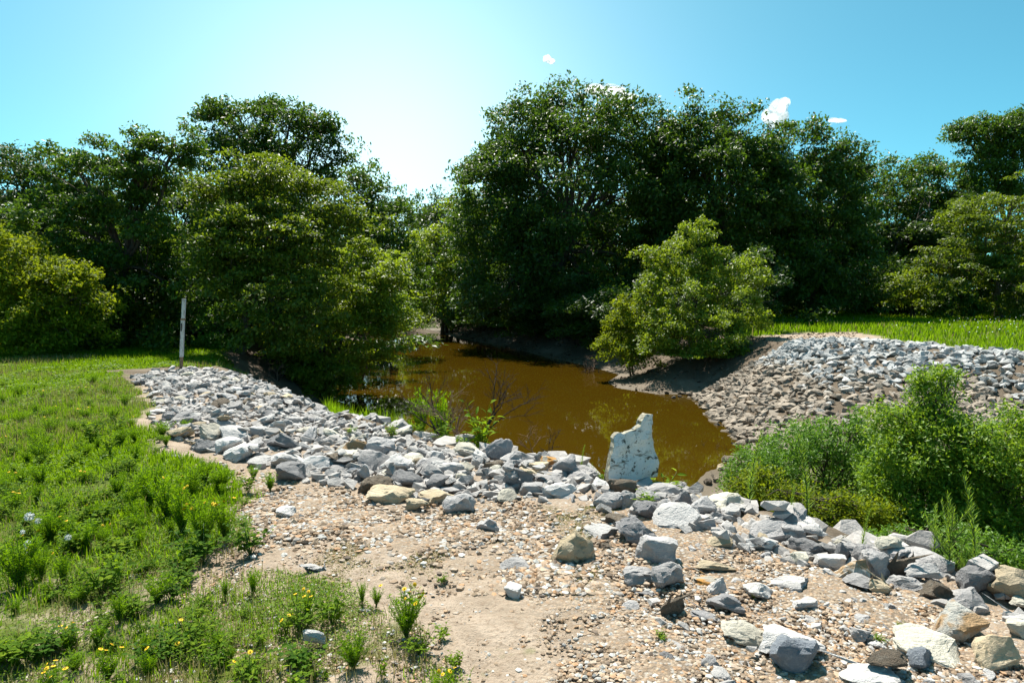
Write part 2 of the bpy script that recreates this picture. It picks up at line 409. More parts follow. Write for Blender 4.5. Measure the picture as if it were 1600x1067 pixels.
m = NT('ground_soil')
co = m.pos()
z = m.n('ShaderNodeAttribute', attribute_name='zone')
sep = m.n('ShaderNodeSeparateColor', ins={0: z.outputs['Color']})
nA = m.noise(co, 0.9, 5, 0.6); nB = m.noise(co, 5.0, 6, 0.65); nC = m.noise(co, 30.0, 5, 0.7); nD = m.noise(co, 110.0, 3, 0.7)
sand = m.mix(m.ramp(nB, [(0.35, 0.0), (0.65, 1.0)]), (0.30, 0.23, 0.172), (0.42, 0.33, 0.255))
sand = m.mix(m.math('MULTIPLY', m.ramp(nA, [(0.45, 0.0), (0.62, 1.0)]), 0.45), sand, (0.27, 0.205, 0.145))
sand = m.mix(m.math('MULTIPLY', m.ramp(nC, [(0.52, 0.0), (0.64, 1.0)]), 0.65), sand, (0.20, 0.14, 0.095))
sand = m.mix(m.math('MULTIPLY', m.ramp(nD, [(0.58, 0.0), (0.70, 1.0)]), 0.35), sand, (0.14, 0.10, 0.07))
vo = m.n('ShaderNodeTexVoronoi', ins={'Vector': co, 'Scale': 52.0, 'Randomness': 1.0})
vcol = m.n('ShaderNodeSeparateColor', ins={0: vo.outputs['Color']})
grav = m.ramp(vcol.outputs[0], [(0.0, (0.20, 0.13, 0.08)), (0.2, (0.36, 0.25, 0.16)), (0.45, (0.44, 0.35, 0.26)), (0.62, (0.38, 0.21, 0.10)), (0.78, (0.31, 0.29, 0.27)), (1.0, (0.55, 0.50, 0.44))])
gedge = m.ramp(vo.outputs['Distance'], [(0.0, 1.0), (0.75, 0.0)])
grav = m.mix(m.ramp(gedge, [(0.15, 1.0), (0.45, 0.0)]), grav, (0.22, 0.165, 0.12))
gmask = m.math('MULTIPLY', sep.outputs[2], m.ramp(m.noise(co, 2.4, 4, 0.6), [(0.30, 0.5), (0.55, 1.0)]))
col = m.mix(gmask, sand, grav)
mud = m.mix(nB, (0.085, 0.063, 0.043), (0.145, 0.11, 0.078))
mud = m.mix(m.math('MULTIPLY', m.ramp(nA, [(0.5, 0.0), (0.7, 1.0)]), 0.6), mud, (0.26, 0.21, 0.16))
col = m.mix(sep.outputs[1], col, mud)
turf = m.mix(m.ramp(nB, [(0.35, 0.0), (0.65, 1.0)]), (0.058, 0.092, 0.008), (0.105, 0.135, 0.014))
turf = m.mix(m.math('MULTIPLY', m.ramp(nC, [(0.55, 0.0), (0.7, 1.0)]), 0.5), turf, (0.16, 0.13, 0.06))
gr = m.math('ADD', sep.outputs[0], m.math('MULTIPLY', m.math('SUBTRACT', m.noise(co, 2.6, 5, 0.65), 0.5), 1.5))
col = m.mix(m.math('MULTIPLY', m.ramp(gr, [(0.35, 0.0), (0.65, 1.0)]), m.ramp(sep.outputs[0], [(0.02, 0.0), (0.2, 1.0)])), col, turf)
col = m.mix(m.math('MULTIPLY', z.outputs['Alpha'], 0.55), col, (0.10, 0.075, 0.045))
hh = m.math('ADD', m.math('MULTIPLY', nC, 0.6), m.math('ADD', m.math('MULTIPLY', nB, 1.0), m.math('MULTIPLY', nD, 0.25)))
hh = m.math('ADD', hh, m.math('MULTIPLY', m.math('MULTIPLY', gedge, gmask), 0.35))
rough = m.math('SUBTRACT', 0.95, m.math('MULTIPLY', z.outputs['Alpha'], 0.35))
M['ground'] = m.done(m.principled(col, rough, 0.2, m.bump(hh, 0.9, 0.035)))
gme.materials.append(M['ground'])
ground = link('ground', gme); tag(ground, 'sandy and gravelly ground with grassy banks round the pond', kind='structure')

# water
m = NT('muddy_water')
co = m.pos()
w1 = m.n('ShaderNodeMapping', ins={0: co, 'Scale': (1.0, 0.6, 1.0)}).outputs[0]
hw = m.math('ADD', m.noise(w1, 5.0, 3, 0.5), m.math('MULTIPLY', m.noise(w1, 17.0, 2, 0.5), 0.3))
mc = m.mix(m.noise(co, 0.25, 4, 0.6), (0.041, 0.0225, 0.0012), (0.053, 0.030, 0.002))
M['water'] = m.done(m.principled(mc, 0.02, 0.5, m.bump(hw, 0.035, 0.02), IOR=1.33))
wx = np.linspace(-30, 9, 40); wy = np.linspace(8, 68, 60)
WX, WY = np.meshgrid(wx, wy); wi = (np.arange(59)[:, None] * 40 + np.arange(39)[None, :]).ravel()
wme = np_mesh('water', np.stack([WX.ravel(), WY.ravel(), np.full(WX.size, WATER_Z)], -1), np.stack([wi, wi + 1, wi + 41, wi + 40], -1), M['water'], True)
water = link('water', wme); tag(water, 'still brown muddy pond water', kind='structure')

# ------------------------------------------------------------------ trees and shrubs
def leaf_quads(c, d, nrm, L, W):
    """one folded diamond per leaf: c centre, d long axis, nrm leaf normal"""
    s = unit(np.cross(d, nrm))
    L = L[:, None]; W = W[:, None]
    n2 = np.cross(s, d)
    v = np.stack([c - d * L * 0.5, c - d * L * 0.05 + s * W * 0.5 + n2 * W * 0.12, c + d * L * 0.5, c - d * L * 0.05 - s * W * 0.5 + n2 * W * 0.12], 1)
    return v.reshape(-1, 3)
def quad_faces(n):
    return np.arange(n * 4).reshape(-1, 4)
def crown_points(g, lobes, n_clump, bump=0.28, hollow=0.45, low=-0.75):
    """clump centres over the outer volume of a union of ellipsoids; lobes: (centre, (rx,ry,rz))"""
    C = np.array([l[0] for l in lobes], float); Rr = np.array([l[1] for l in lobes], float)
    area = (Rr[:, 0] * Rr[:, 1] + Rr[:, 0] * Rr[:, 2] + Rr[:, 1] * Rr[:, 2]) ** 1.0
    want = np.maximum(4, n_clump * area / area.sum()).astype(int)
    pts, outs = [], []
    for i in range(len(lobes)):
        n = want[i] * 2
        u = unit(g.normal(size=(n, 3)))
        k = unit(g.normal(size=(16, 3)))
        amp = g.uniform(-0.6, 1.0, 16)
        r = 1 + bump * np.clip((np.maximum(0, u @ k.T) ** 9 * amp).sum(1), -0.9, 1.3)
        r *= hollow + (1.03 - hollow) * g.uniform(0, 1, n) ** 0.45
        p = C[i] + u * r[:, None] * Rr[i]
        q = np.ones(n, bool)
        for j in range(len(lobes)):
            if j != i:
                q &= (((p - C[j]) / Rr[j]) ** 2).sum(1) > 0.42
        q &= u[:, 2] > low
        p, u2 = p[q][:want[i]], u[q][:want[i]]
        pts.append(p); outs.append(u2)
    return np.concatenate(pts), np.concatenate(outs)
def boughs(g, pts, outs, per, rad, flat=0.45):
    """each bough centre becomes a domed pad of leaf clumps"""
    n = len(pts) * per
    size = np.repeat(g.uniform(0.55, 1.35, len(pts)), per)
    o = np.repeat(outs, per, 0)
    u = unit(g.normal(size=(n, 3))) * (g.uniform(0, 1, n) ** 0.5)[:, None] * (rad * size)[:, None]
    u[:, 2] = u[:, 2] * flat - 0.35 * (u[:, 0] ** 2 + u[:, 1] ** 2) / (rad * size)
    return np.repeat(pts, per, 0) + u, unit(o * 0.7 + unit(u) * 0.6)
def leaves_on(g, pts, outs, per, leaf, spread, flat=0.55, droop=0.25, aspect=0.48, upbias=0.9):
    n = len(pts) * per
    size = g.uniform(0.6, 1.35, len(pts))
    c0 = np.repeat(pts, per, 0); o = np.repeat(outs, per, 0); sz = np.repeat(size, per)
    off = unit(g.normal(size=(n, 3))) * (g.uniform(0, 1, n) ** 0.45)[:, None] * (spread * 1.55 * sz)[:, None]
    off[:, 2] *= flat
    off[:, 2] -= droop * (np.hypot(off[:, 0], off[:, 1]) ** 2) / max(spread, 1e-3) * 0.5
    c = c0 + off
    d = unit(g.normal(size=(n, 3)) * 0.8 + o * 0.6 + np.array([0, 0, -droop]))
    nrm = unit(g.normal(size=(n, 3)) * 0.55 + np.array([0, 0, upbias]) + o * 0.35)
    L = leaf * g.uniform(0.65, 1.3, n)
    return leaf_quads(c, d, nrm, L, L * aspect * g.uniform(0.8, 1.2, n))
def bent(g, a, b, n=5, sag=0.12):
    a = np.asarray(a, float); b = np.asarray(b, float)
    t = np.linspace(0, 1, n)[:, None]
    L = np.linalg.norm(b - a)
    p = a + (b - a) * t + g.normal(size=(n, 3)) * L * 0.035 * np.sin(t * math.pi)
    p[:, 2] += (np.sin(t[:, 0] * math.pi)) * L * sag
    return p
def limbs(g, base, lobes, pts, r0, n_twig=60, lean=0.0, stems=1):
    acc = Acc()
    base = np.asarray(base, float)
    C = np.array([l[0] for l in lobes]); cen = C.mean(0)
    top = C[:, 2].max()
    for s in range(stems):
        b = base + (g.normal(size=3) * r0 * 2.5 * (stems > 1)) * np.array([1, 1, 0])
        fork = b + (cen - b) * np.array([0.35, 0.35, 0]) + np.array([0, 0, 0.55 * max(0.5, cen[2] - b[2])])
        trunk = bent(g, b - np.array([0, 0, 0.15]), fork, 6, 0.0)
        tube(acc, trunk, np.linspace(r0 * 1.25, r0 * 0.72, 6) * np.array([1.25, 1.02, 1, 1, 1, 1]), 8)
        for k, (c, rr) in enumerate(lobes):
            if stems > 1 and k % stems != s: continue
            end = np.asarray(c, float) + g.normal(size=3) * np.asarray(rr) * 0.15
            p = bent(g, fork, end, 6, 0.06)
            rl = r0 * g.uniform(0.36, 0.58)
            tube(acc, p, np.linspace(rl, rl * 0.35, 6), 6)
            near_ = pts[np.argsort(((pts - end) ** 2).sum(1))[:max(12, n_twig)]]
            for q in near_[g.permutation(len(near_))[:max(4, n_twig // max(1, len(lobes)))]]:
                st = p[g.integers(2, 6)]
                tube(acc, bent(g, st, q, 4, 0.05), np.linspace(rl * 0.3, max(0.006, rl * 0.07), 4), 4)
    return acc
def plant_tree(name, label, cat, base, lobes, n_clump, per, leaf, spread, mat, r0=0.16, bark='bark', group=None, seed=1, flat=0.55, droop=0.25,
               aspect=0.48, bump=0.28, hollow=0.45, n_twig=60, stems=1, upbias=0.9, low=-0.75, trunk_name='trunk', crown_name='crown', bough=5, brad=None, grow=1.12):
    g = np.random.default_rng(seed)
    base = np.asarray(base, float)
    loc = [(np.asarray(c, float) - base, tuple(q * grow for q in r)) for c, r in lobes]
    brad = spread * 2.3 if brad is None else brad
    bp, bo = crown_points(g, loc, int(n_clump * 1.25 / bough), bump, hollow, low)
    pts, outs = boughs(g, bp, bo, bough, brad, 0.3 + 0.5 * flat)
    v = leaves_on(g, pts, outs, per, leaf, spread, flat, droop, aspect, upbias)
    v[:, 2] = np.where(v[:, 2] < 0.02, 0.02 + 0.1 * g.uniform(size=len(v)), v[:, 2])
    root = empty(name, tuple(base)); tag(root, label, cat, group)
    tr = limbs(g, (0, 0, 0), loc, pts, r0, n_twig, stems=stems)
    link(trunk_name, tr.mesh(trunk_name, M[bark], True), root)
    link(crown_name, np_mesh(crown_name, v, quad_faces(len(v) // 4), M[mat]), root)
    return root
def px_lobes(Y, blobs, depth=0.85, skirt=0.0):
    """blobs given as (px, py, rx, ry [, dy metres]) at distance Y"""
    out = []; top = min(b[1] for b in blobs)
    for b in blobs:
        k = Y - min(3.2, skirt * (b[1] - top) / ppm(Y))      # lower boughs reach further out towards the light
        c = at_y(b[0], b[1], k); s = 1 / ppm(k)
        rx, rz = b[2] * s, b[3] * s
        out.append((np.array(c), (rx, max(rx, rz * 0.6) * depth, rz)))
    return out
def px_tree(name, label, cat, Y, bx, blobs, base_z=None, skirt=0.2, **kw):
    x = (bx - 800) / F * Y / 1.0
    x = at_y(bx, 500, Y).x
    z = h1(x, Y) if base_z is None else base_z
    return plant_tree(name, label, cat, (x, Y, z - 0.03), px_lobes(Y, blobs, 0.85, skirt), **kw)

TREES = []
def T(*a, **k): TREES.append(px_tree(*a, **k)); return TREES[-1]
G_L = 'trees along the left edge of the field'; G_R = 'trees along the right bank of the pond'
# left wood edge
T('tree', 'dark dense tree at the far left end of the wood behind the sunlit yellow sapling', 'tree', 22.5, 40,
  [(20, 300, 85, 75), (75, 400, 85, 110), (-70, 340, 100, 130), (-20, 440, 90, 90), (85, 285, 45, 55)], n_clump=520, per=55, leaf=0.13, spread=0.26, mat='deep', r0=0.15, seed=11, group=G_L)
T('sapling', 'sunlit yellow green sapling at the far left in front of the dark wood', 'tree', 16.9, 40,
  [(55, 425, 40, 38), (20, 390, 40, 36), (70, 480, 60, 50), (10, 470, 55, 55), (-30, 420, 70, 80), (120, 460, 40, 45), (50, 520, 60, 26), (-10, 520, 60, 28), (115, 515, 40, 26), (90, 440, 40, 40)], n_clump=560, per=42, leaf=0.10, spread=0.19, mat='bright', r0=0.06, seed=12, skirt=0.4, grow=0.95, hollow=0.3, stems=2, group=G_L)
T('locust_tree', 'airy feathery tree with wispy top leaning towards the tall tree, left of the white post', 'tree', 20.0, 190,
  [(120, 270, 60, 50), (170, 290, 75, 70), (230, 270, 55, 50), (225, 232, 32, 26), (268, 222, 26, 20), (288, 240, 18, 14), (248, 255, 32, 28), (105, 350, 70, 75), (200, 370, 95, 80), (150, 450, 100, 80), (245, 440, 70, 85)],
  n_clump=640, per=50, leaf=0.125, spread=0.25, mat='pecan', r0=0.16, grow=1.0, brad=0.42, seed=13, hollow=0.3, flat=0.35, bump=0.4, n_twig=110, group=G_L)
T('pecan_tree', 'tallest tree on the left rising behind the yellow green tree, open crown against the sky', 'tree', 29.0, 420,
  [(350, 200, 34, 40), (375, 175, 30, 24), (410, 165, 28, 22), (445, 185, 34, 32), (480, 200, 28, 26), (400, 225, 55, 40), (460, 245, 60, 45), (512, 195, 13, 12), (515, 240, 28, 26), (345, 240, 30, 30), (430, 330, 90, 70)],
  n_clump=560, per=42, leaf=0.17, spread=0.30, mat='oak', r0=0.20, seed=14, hollow=0.35, bump=0.35, n_twig=130, group=G_L)
T('elm_tree', 'broad yellow green tree with layered boughs and a dark trunk right of the white post', 'tree', 18.6, 376,
  [(352, 305, 46, 40), (420, 280, 62, 38), (490, 320, 52, 46), (335, 372, 40, 44), (400, 365, 72, 50), (480, 395, 70, 55), (352, 440, 40, 34), (430, 450, 58, 44), (540, 350, 34, 36), (318, 292, 18, 16), (420, 505, 44, 36), (465, 500, 44, 46), (365, 395, 50, 50)],
  n_clump=860, per=46, leaf=0.11, spread=0.24, mat='elm', r0=0.11, grow=1.0, seed=15, skirt=0.55, hollow=0.3, flat=0.30, bump=0.3, n_twig=110, group=G_L)
T('elm_tree', 'low light green tree spreading out over the left edge of the water', 'tree', 20.0, 505, 
  [(545, 430, 68, 45), (500, 470, 60, 50), (580, 475, 48, 45), (530, 520, 80, 48), (470, 540, 45, 40), (600, 500, 28, 24), (500, 570, 52, 34), (450, 505, 30, 28), (480, 598, 46, 22)],
  n_clump=760, per=52, leaf=0.115, spread=0.23, mat='willow', r0=0.10, seed=16, skirt=0.35, hollow=0.3, flat=0.32, bump=0.35, stems=3, n_twig=60, group=G_L)
T('tree', 'dark open tree behind the low light green tree, beside the gap of sky', 'tree', 33.0, 565,
  [(580, 275, 32, 28), (560, 330, 45, 45), (600, 360, 42, 50), (550, 410, 60, 60), (610, 440, 45, 60)], n_clump=300, per=45, leaf=0.19, spread=0.34, mat='pecan', r0=0.16, seed=17, hollow=0.3, bump=0.4, group=G_L)
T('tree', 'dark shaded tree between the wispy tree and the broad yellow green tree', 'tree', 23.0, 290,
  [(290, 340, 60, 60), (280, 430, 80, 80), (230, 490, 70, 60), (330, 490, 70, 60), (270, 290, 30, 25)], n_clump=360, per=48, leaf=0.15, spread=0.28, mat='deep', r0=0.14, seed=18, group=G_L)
# end of the channel
for k, (lab, Yd, bx, bl, mt) in enumerate([
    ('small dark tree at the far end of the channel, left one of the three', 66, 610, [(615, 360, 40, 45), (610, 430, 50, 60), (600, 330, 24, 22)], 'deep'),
    ('dark tree closing the far end of the channel', 72, 655, [(655, 345, 38, 36), (650, 410, 45, 70), (670, 440, 40, 60), (640, 318, 18, 14)], 'oak'),
    ('dark tree at the channel end half hidden by the right bank shrubs', 70, 705, [(700, 350, 42, 50), (710, 420, 50, 70)], 'deep')]):
    T('tree', lab, 'tree', Yd, bx, bl, base_z=-0.2, n_clump=260, per=40, leaf=0.30, spread=0.6, mat=mt, r0=0.22, seed=20 + k, hollow=0.3, group='dark trees at the far end of the channel')
# right bank
T('oak_tree', 'largest dark round crowned oak on the right bank beside the gap of sky', 'tree', 38.0, 880,
  [(905, 190, 75, 52), (830, 220, 60, 55), (975, 220, 65, 60), (790, 265, 50, 40), (860, 280, 95, 75), (965, 310, 85, 80), (800, 350, 75, 70), (890, 390, 100, 70), (745, 265, 14, 12), (985, 400, 70, 70), (820, 430, 80, 60), (910, 150, 30, 16), (865, 165, 26, 16), (870, 465, 90, 40), (780, 480, 60, 35), (960, 470, 70, 40), (900, 300, 125, 110), (800, 205, 42, 34), (1015, 270, 55, 70), (770, 300, 50, 60), (850, 240, 70, 60), (940, 240, 70, 60)],
  n_clump=2500, per=36, leaf=0.21, spread=0.40, mat='oak', r0=0.34, seed=31, hollow=0.45, bump=0.3, n_twig=150, group=G_R)
T('oak_tree', 'second dark oak, just right of the largest crown and behind the light shrub', 'tree', 37.0, 1130,
  [(1090, 215, 55, 45), (1150, 225, 55, 48), (1110, 290, 90, 75), (1190, 265, 48, 45), (1060, 300, 60, 60), (1170, 340, 80, 70), (1090, 390, 80, 80), (1190, 420, 70, 65), (1120, 180, 30, 14), (1130, 320, 100, 100), (1080, 250, 60, 60)],
  n_clump=1600, per=36, leaf=0.21, spread=0.38, mat='oak', r0=0.28, seed=32, hollow=0.45, bump=0.32, n_twig=120, group=G_R)
T('oak_tree', 'third dark oak with a domed top under the small white cloud', 'tree', 38.0, 1270,
  [(1245, 235, 42, 38), (1290, 250, 42, 45), (1310, 300, 35, 45), (1255, 310, 70, 65), (1290, 370, 65, 65), (1250, 430, 70, 60), (1330, 430, 50, 60)],
  n_clump=950, per=36, leaf=0.21, spread=0.38, mat='oak', r0=0.25, seed=33, hollow=0.45, bump=0.32, n_twig=90, group=G_R)
T('tree', 'medium dark tree set back between the third oak and the tall right tree', 'tree', 47.0, 1390,
  [(1370, 285, 42, 35), (1430, 295, 45, 38), (1390, 350, 75, 65), (1450, 360, 60, 60), (1370, 420, 70, 65), (1440, 430, 60, 55), (1340, 330, 40, 60)],
  n_clump=900, per=40, leaf=0.23, spread=0.42, mat='pecan', r0=0.24, seed=34, hollow=0.4, bump=0.32, n_twig=80, group=G_R)
T('cottonwood_tree', 'tall tree at the far right edge with a forked trunk showing under its top', 'tree', 45.0, 1575,
  [(1535, 215, 38, 28), (1580, 225, 40, 32), (1615, 205, 40, 34), (1505, 208, 18, 14), (1545, 260, 40, 30), (1610, 280, 50, 40), (1500, 300, 40, 30), (1590, 195, 24, 14)],
  n_clump=620, per=44, leaf=0.21, spread=0.38, mat='pecan', r0=0.24, seed=35, hollow=0.35, bump=0.35, n_twig=90, group=G_R)
T('locust_tree', 'brighter green layered tree at the right edge overhanging the grass', 'tree', 37.0, 1560,
  [(1570, 330, 55, 36), (1520, 375, 55, 40), (1590, 390, 55, 45), (1490, 420, 50, 30), (1550, 445, 70, 40), (1610, 340, 50, 60), (1460, 400, 24, 14), (1620, 440, 50, 50)],
  n_clump=560, per=50, leaf=0.17, spread=0.33, mat='elm', r0=0.18, seed=36, skirt=0.55, hollow=0.3, flat=0.28, bump=0.4, n_twig=80, group=G_R)
# light shrubs
S_R = 'shrubs on the right bank'
T('shrub_tree', 'light green bushy shrub with a pointed top standing on the right bank above the mud', 'shrub', 24.5, 1085,
  [(1095, 378, 26, 30), (1070, 415, 44, 36), (1122, 420, 46, 40), (1165, 440, 30, 26), (1080, 465, 72, 42), (1145, 488, 42, 34), (1032, 462, 28, 32), (1085, 515, 72, 36), (1010, 395, 15, 13), (1075, 548, 50, 16), (1120, 545, 46, 16), (1040, 505, 36, 30), (1185, 430, 14, 10), (1092, 352, 10, 12)],
  n_clump=760, per=46, leaf=0.105, spread=0.17, mat='willow', r0=0.05, seed=41, skirt=0.55, hollow=0.35, flat=0.55, bump=0.8, stems=4, n_twig=110, low=-0.98, grow=1.0, brad=0.42, bough=6, group=S_R)
T('shrub', 'small yellow green shrub at the foot of the light shrub, leaning over the mud', 'shrub', 24.0, 985,
  [(985, 485, 32, 26), (965, 515, 24, 28), (1005, 520, 34, 26), (975, 545, 30, 18), (1000, 548, 26, 14)], n_clump=170, per=50, leaf=0.11, spread=0.19, mat='bright', r0=0.035, seed=42, skirt=0.55, hollow=0.2, stems=2, n_twig=30, group=S_R)
T('shrub_tree', 'pale green willow shrub at the water edge at the far end of the right bank', 'shrub', 47.0, 690,
  [(690, 395, 45, 36), (660, 430, 28, 40), (715, 440, 50, 50), (680, 470, 45, 40), (745, 400, 40, 45), (735, 330, 35, 40)], n_clump=420, per=48, leaf=0.20, spread=0.36, mat='willow', r0=0.12, seed=43, skirt=0.55, hollow=0.3, stems=3, n_twig=60, group=S_R)
T('shrub_tree', 'darker green shrub under the left side of the largest oak, beside the willow shrub', 'shrub', 43.0, 760,
  [(760, 440, 50, 50), (730, 480, 40, 30), (800, 470, 45, 40), (770, 380, 45, 45)], n_clump=330, per=48, leaf=0.19, spread=0.34, mat='pecan', r0=0.10, seed=44, hollow=0.3, stems=2, n_twig=40, group=S_R)
T('shrub', 'small pale sapling alone on the grass edge in front of the dark wood', 'shrub', 40.0, 1262,
  [(1262, 466, 11, 9), (1268, 478, 12, 6)], n_clump=26, per=26, leaf=0.16, spread=0.14, mat='willow', r0=0.03, seed=45, hollow=0.1, n_twig=8, group=S_R)
T('shrub', 'pale bush at the left end of the bright layered tree on the right grass', 'shrub', 38.0, 1425,
  [(1425, 440, 26, 28), (1412, 462, 22, 20), (1440, 466, 24, 18)], n_clump=110, per=40, leaf=0.16, spread=0.26, mat='willow', r0=0.05, seed=46, hollow=0.2, stems=2, n_twig=20, group=S_R)
T('shrub', 'round low green bush on the right grass under the bright layered tree', 'shrub', 36.0, 1486,
  [(1484, 470, 26, 17), (1498, 478, 24, 12)], n_clump=90, per=44, leaf=0.15, spread=0.24, mat='pecan', r0=0.05, seed=47, hollow=0.2, n_twig=16, group=S_R)
T('shrub', 'small leafy sapling on the grass just right of the light shrub', 'shrub', 27.0, 1176,
  [(1178, 490, 14, 12), (1170, 500, 16, 8)], n_clump=30, per=30, leaf=0.12, spread=0.14, mat='willow', r0=0.02, seed=48, hollow=0.1, n_twig=8, group=S_R)
# fallen grey brush beside the trunk of the broad tree
T('shrub', 'pale grey green half dead bush between the white post and the dark trunk', 'shrub', 18.8, 345,
  [(335, 500, 24, 22), (350, 525, 24, 22), (325, 530, 20, 18), (362, 495, 14, 16)], n_clump=90, per=30, leaf=0.09, spread=0.16, mat='greybush', r0=0.03, seed=49, hollow=0.2, stems=2, n_twig=40, bark='greybark', group='low bushes under the left wood')

# wood behind: rows of shared trees that close the gaps
def shared(n, mat, seed, hgt, wid, leaf, spread, per=40, clumps=240):
    g = np.random.default_rng(seed)
    lobes = [(np.array([g.uniform(-.5, .5) * wid, g.uniform(-.4, .4) * wid, hgt * z]), (wid * g.uniform(.36, .52),) * 2 + (hgt * g.uniform(.16, .24),)) for z in (0.22, 0.36, 0.5, 0.66, 0.82)]
    pts, outs = crown_points(g, lobes, clumps // 4, 0.35, 0.35, -0.9)
    pts, outs = boughs(g, pts, outs, 5, spread * 2.2)
    v = leaves_on(g, pts, outs, per, leaf, spread)
    v[:, 2] = np.maximum(v[:, 2], 0.03)
    return limbs(g, (0, 0, 0), lobes, pts, hgt * 0.022, 40).mesh('trunk', M['bark'], True), np_mesh('crown', v, quad_faces(len(v) // 4), M[mat])
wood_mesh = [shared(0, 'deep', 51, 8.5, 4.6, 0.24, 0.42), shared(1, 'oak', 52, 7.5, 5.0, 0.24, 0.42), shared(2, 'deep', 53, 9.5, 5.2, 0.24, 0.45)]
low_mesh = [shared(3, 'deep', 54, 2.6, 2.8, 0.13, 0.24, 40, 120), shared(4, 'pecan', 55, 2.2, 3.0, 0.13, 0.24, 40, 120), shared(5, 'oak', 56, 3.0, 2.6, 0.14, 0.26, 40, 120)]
NICK = [(-400, 'the far left sapling'), (110, 'the wispy topped tree'), (240, 'the white post'), (330, 'the yellow green tree'), (470, 'the overhanging tree'), (600, 'the gap of sky'), (700, 'the willow shrub'),
        (800, 'the largest oak'), (960, 'the light shrub'), (1110, 'the second oak'), (1230, 'the third oak'), (1340, 'the pale grass sapling'), (1430, 'the round low bush'), (1520, 'the bright layered tree'), (1640, 'the right edge')]
_seen = {}
def wood_tree(x, y, s, k, name, label, cat, group, meshes, rz):
    px = 800 + x / y * F
    nick = [n_ for p_, n_ in NICK if px >= p_ - 30][-1] if px > -400 else 'the left edge of the view'
    key = (label, nick); q = _seen[key] = _seen.get(key, 0) + 1
    label = f"{label.split(',')[0]}, behind {nick}" + ('' if q == 1 else f', {["", "", "next", "third", "fourth", "fifth", "sixth", "seventh", "eighth", "ninth", "tenth", "eleventh", "twelfth", "thirteenth", "fourteenth", "fifteenth", "sixteenth"][min(q, 16)]} to the right')
    r = empty(name, (x, y, h1(x, y) - 0.04), rz); r.scale = (s[0], s[0], s[1]); tag(r, label, cat, group)
    t, c = meshes[k % len(meshes)]
    link('trunk', t, r); link('crown', c, r)
g = np.random.default_rng(60)
i = 0
for x in np.arange(-27, -6, 2.9):
    wood_tree(x + g.uniform(-.5, .5), 25.5 + g.uniform(-1, 1.5), (1.0, g.uniform(.58, .72)), i, 'wood_tree', 'shaded tree inside the left wood', 'tree', 'trees inside the left wood', wood_mesh, g.uniform(0, 6)); i += 1
for x in np.arange(-40, -9, 4.2):
    wood_tree(x + g.uniform(-.6, .6), 33 + g.uniform(-1, 2), (1.1, g.uniform(.66, .8)), i, 'wood_tree', 'shaded tree inside the left wood', 'tree', 'trees inside the left wood', wood_mesh, g.uniform(0, 6)); i += 1
for x in np.arange(0, 46, 3.8):
    wood_tree(x + g.uniform(-.6, .6), 50 + g.uniform(-1.5, 2) + 0.12 * max(0, 20 - x), (1.15, g.uniform(.82, .98)), i, 'wood_tree', 'shaded tree inside the right wood', 'tree', 'trees inside the right wood', wood_mesh, g.uniform(0, 6)); i += 1
for x in np.arange(1.5, 26, 3.6):
    wood_tree(x + g.uniform(-.6, .6), 43.5 + g.uniform(-1, 1.2), (1.1, g.uniform(1.05, 1.2) if 1 < x < 15 else g.uniform(.75, .85)), i, 'wood_tree', 'shaded tree inside the right wood', 'tree', 'trees inside the right wood', wood_mesh, g.uniform(0, 6)); i += 1
for x in np.arange(-34, 4, 4.6):
    wood_tree(x + g.uniform(-.6, .6), 80 + g.uniform(-3, 3), (1.5, g.uniform(1.05, 1.2)), i, 'wood_tree', 'distant dark tree beyond the channel', 'tree', 'distant trees beyond the channel', wood_mesh, g.uniform(0, 6)); i += 1
for x in np.arange(-19, -7.2, 1.25):
    wood_tree(x + g.uniform(-.3, .3), 19.8 + g.uniform(-.6, 1.6), (g.uniform(.8, 1.1), g.uniform(.7, 1.1)), i, 'understorey_bush', 'dark bush under the left wood', 'bush', 'bushes under the left wood', low_mesh, g.uniform(0, 6)); i += 1
for x in np.arange(0.5, 34, 1.9):
    wood_tree(x + g.uniform(-.4, .4), 41.0 + g.uniform(-1, 1.6) - 0.10 * max(0, x - 16) + 0.45 * max(0, 4 - x), (g.uniform(1.0, 1.4), g.uniform(1.0, 1.5)), i, 'understorey_bush', 'dark bush under the right wood', 'bush', 'bushes under the right wood', low_mesh, g.uniform(0, 6)); i += 1
for x, y in [(-8.6, 22.5), (-9.0, 26), (-9.6, 30), (-8.2, 19.4), (-7.4, 21.0), (-10.6, 35), (-11.5, 40)]:
    wood_tree(x, y, (1.0, 1.1), i, 'understorey_bush', 'dark bush on the left bank', 'bush', 'bushes on the left bank', low_mesh, g.uniform(0, 6)); i += 1

for x, y in [(-4.2, 51), (-3.0, 48), (-1.2, 45.5), (0.4, 42.5), (1.4, 39.5), (2.4, 36.8), (3.6, 34.0), (4.6, 31.5), (5.6, 29.2), (2.8, 40.5), (4.4, 36.5), (6.2, 33.5), (-2.2, 50.5), (7.2, 30), (8.6, 33), (10.5, 36), (8.0, 37), (12.5, 38.5), (6.9, 27.2), (9.4, 28.6), (-3.6, 46.5), (-2.3, 43.6), (-1.0, 41.2), (0.3, 38.6), (1.4, 36.0), (2.4, 33.4), (3.5, 31.0), (4.4, 28.8), (5.4, 27.0), (-4.6, 49.2), (1.0, 40.5), (3.0, 35.5)]:
    wood_tree(x, y, (g.uniform(1.0, 1.4), g.uniform(.85, 1.25)), i, 'understorey_bush', 'dark bush on the right bank', 'bush', 'bushes on the right bank', low_mesh, g.uniform(0, 6)); i += 1

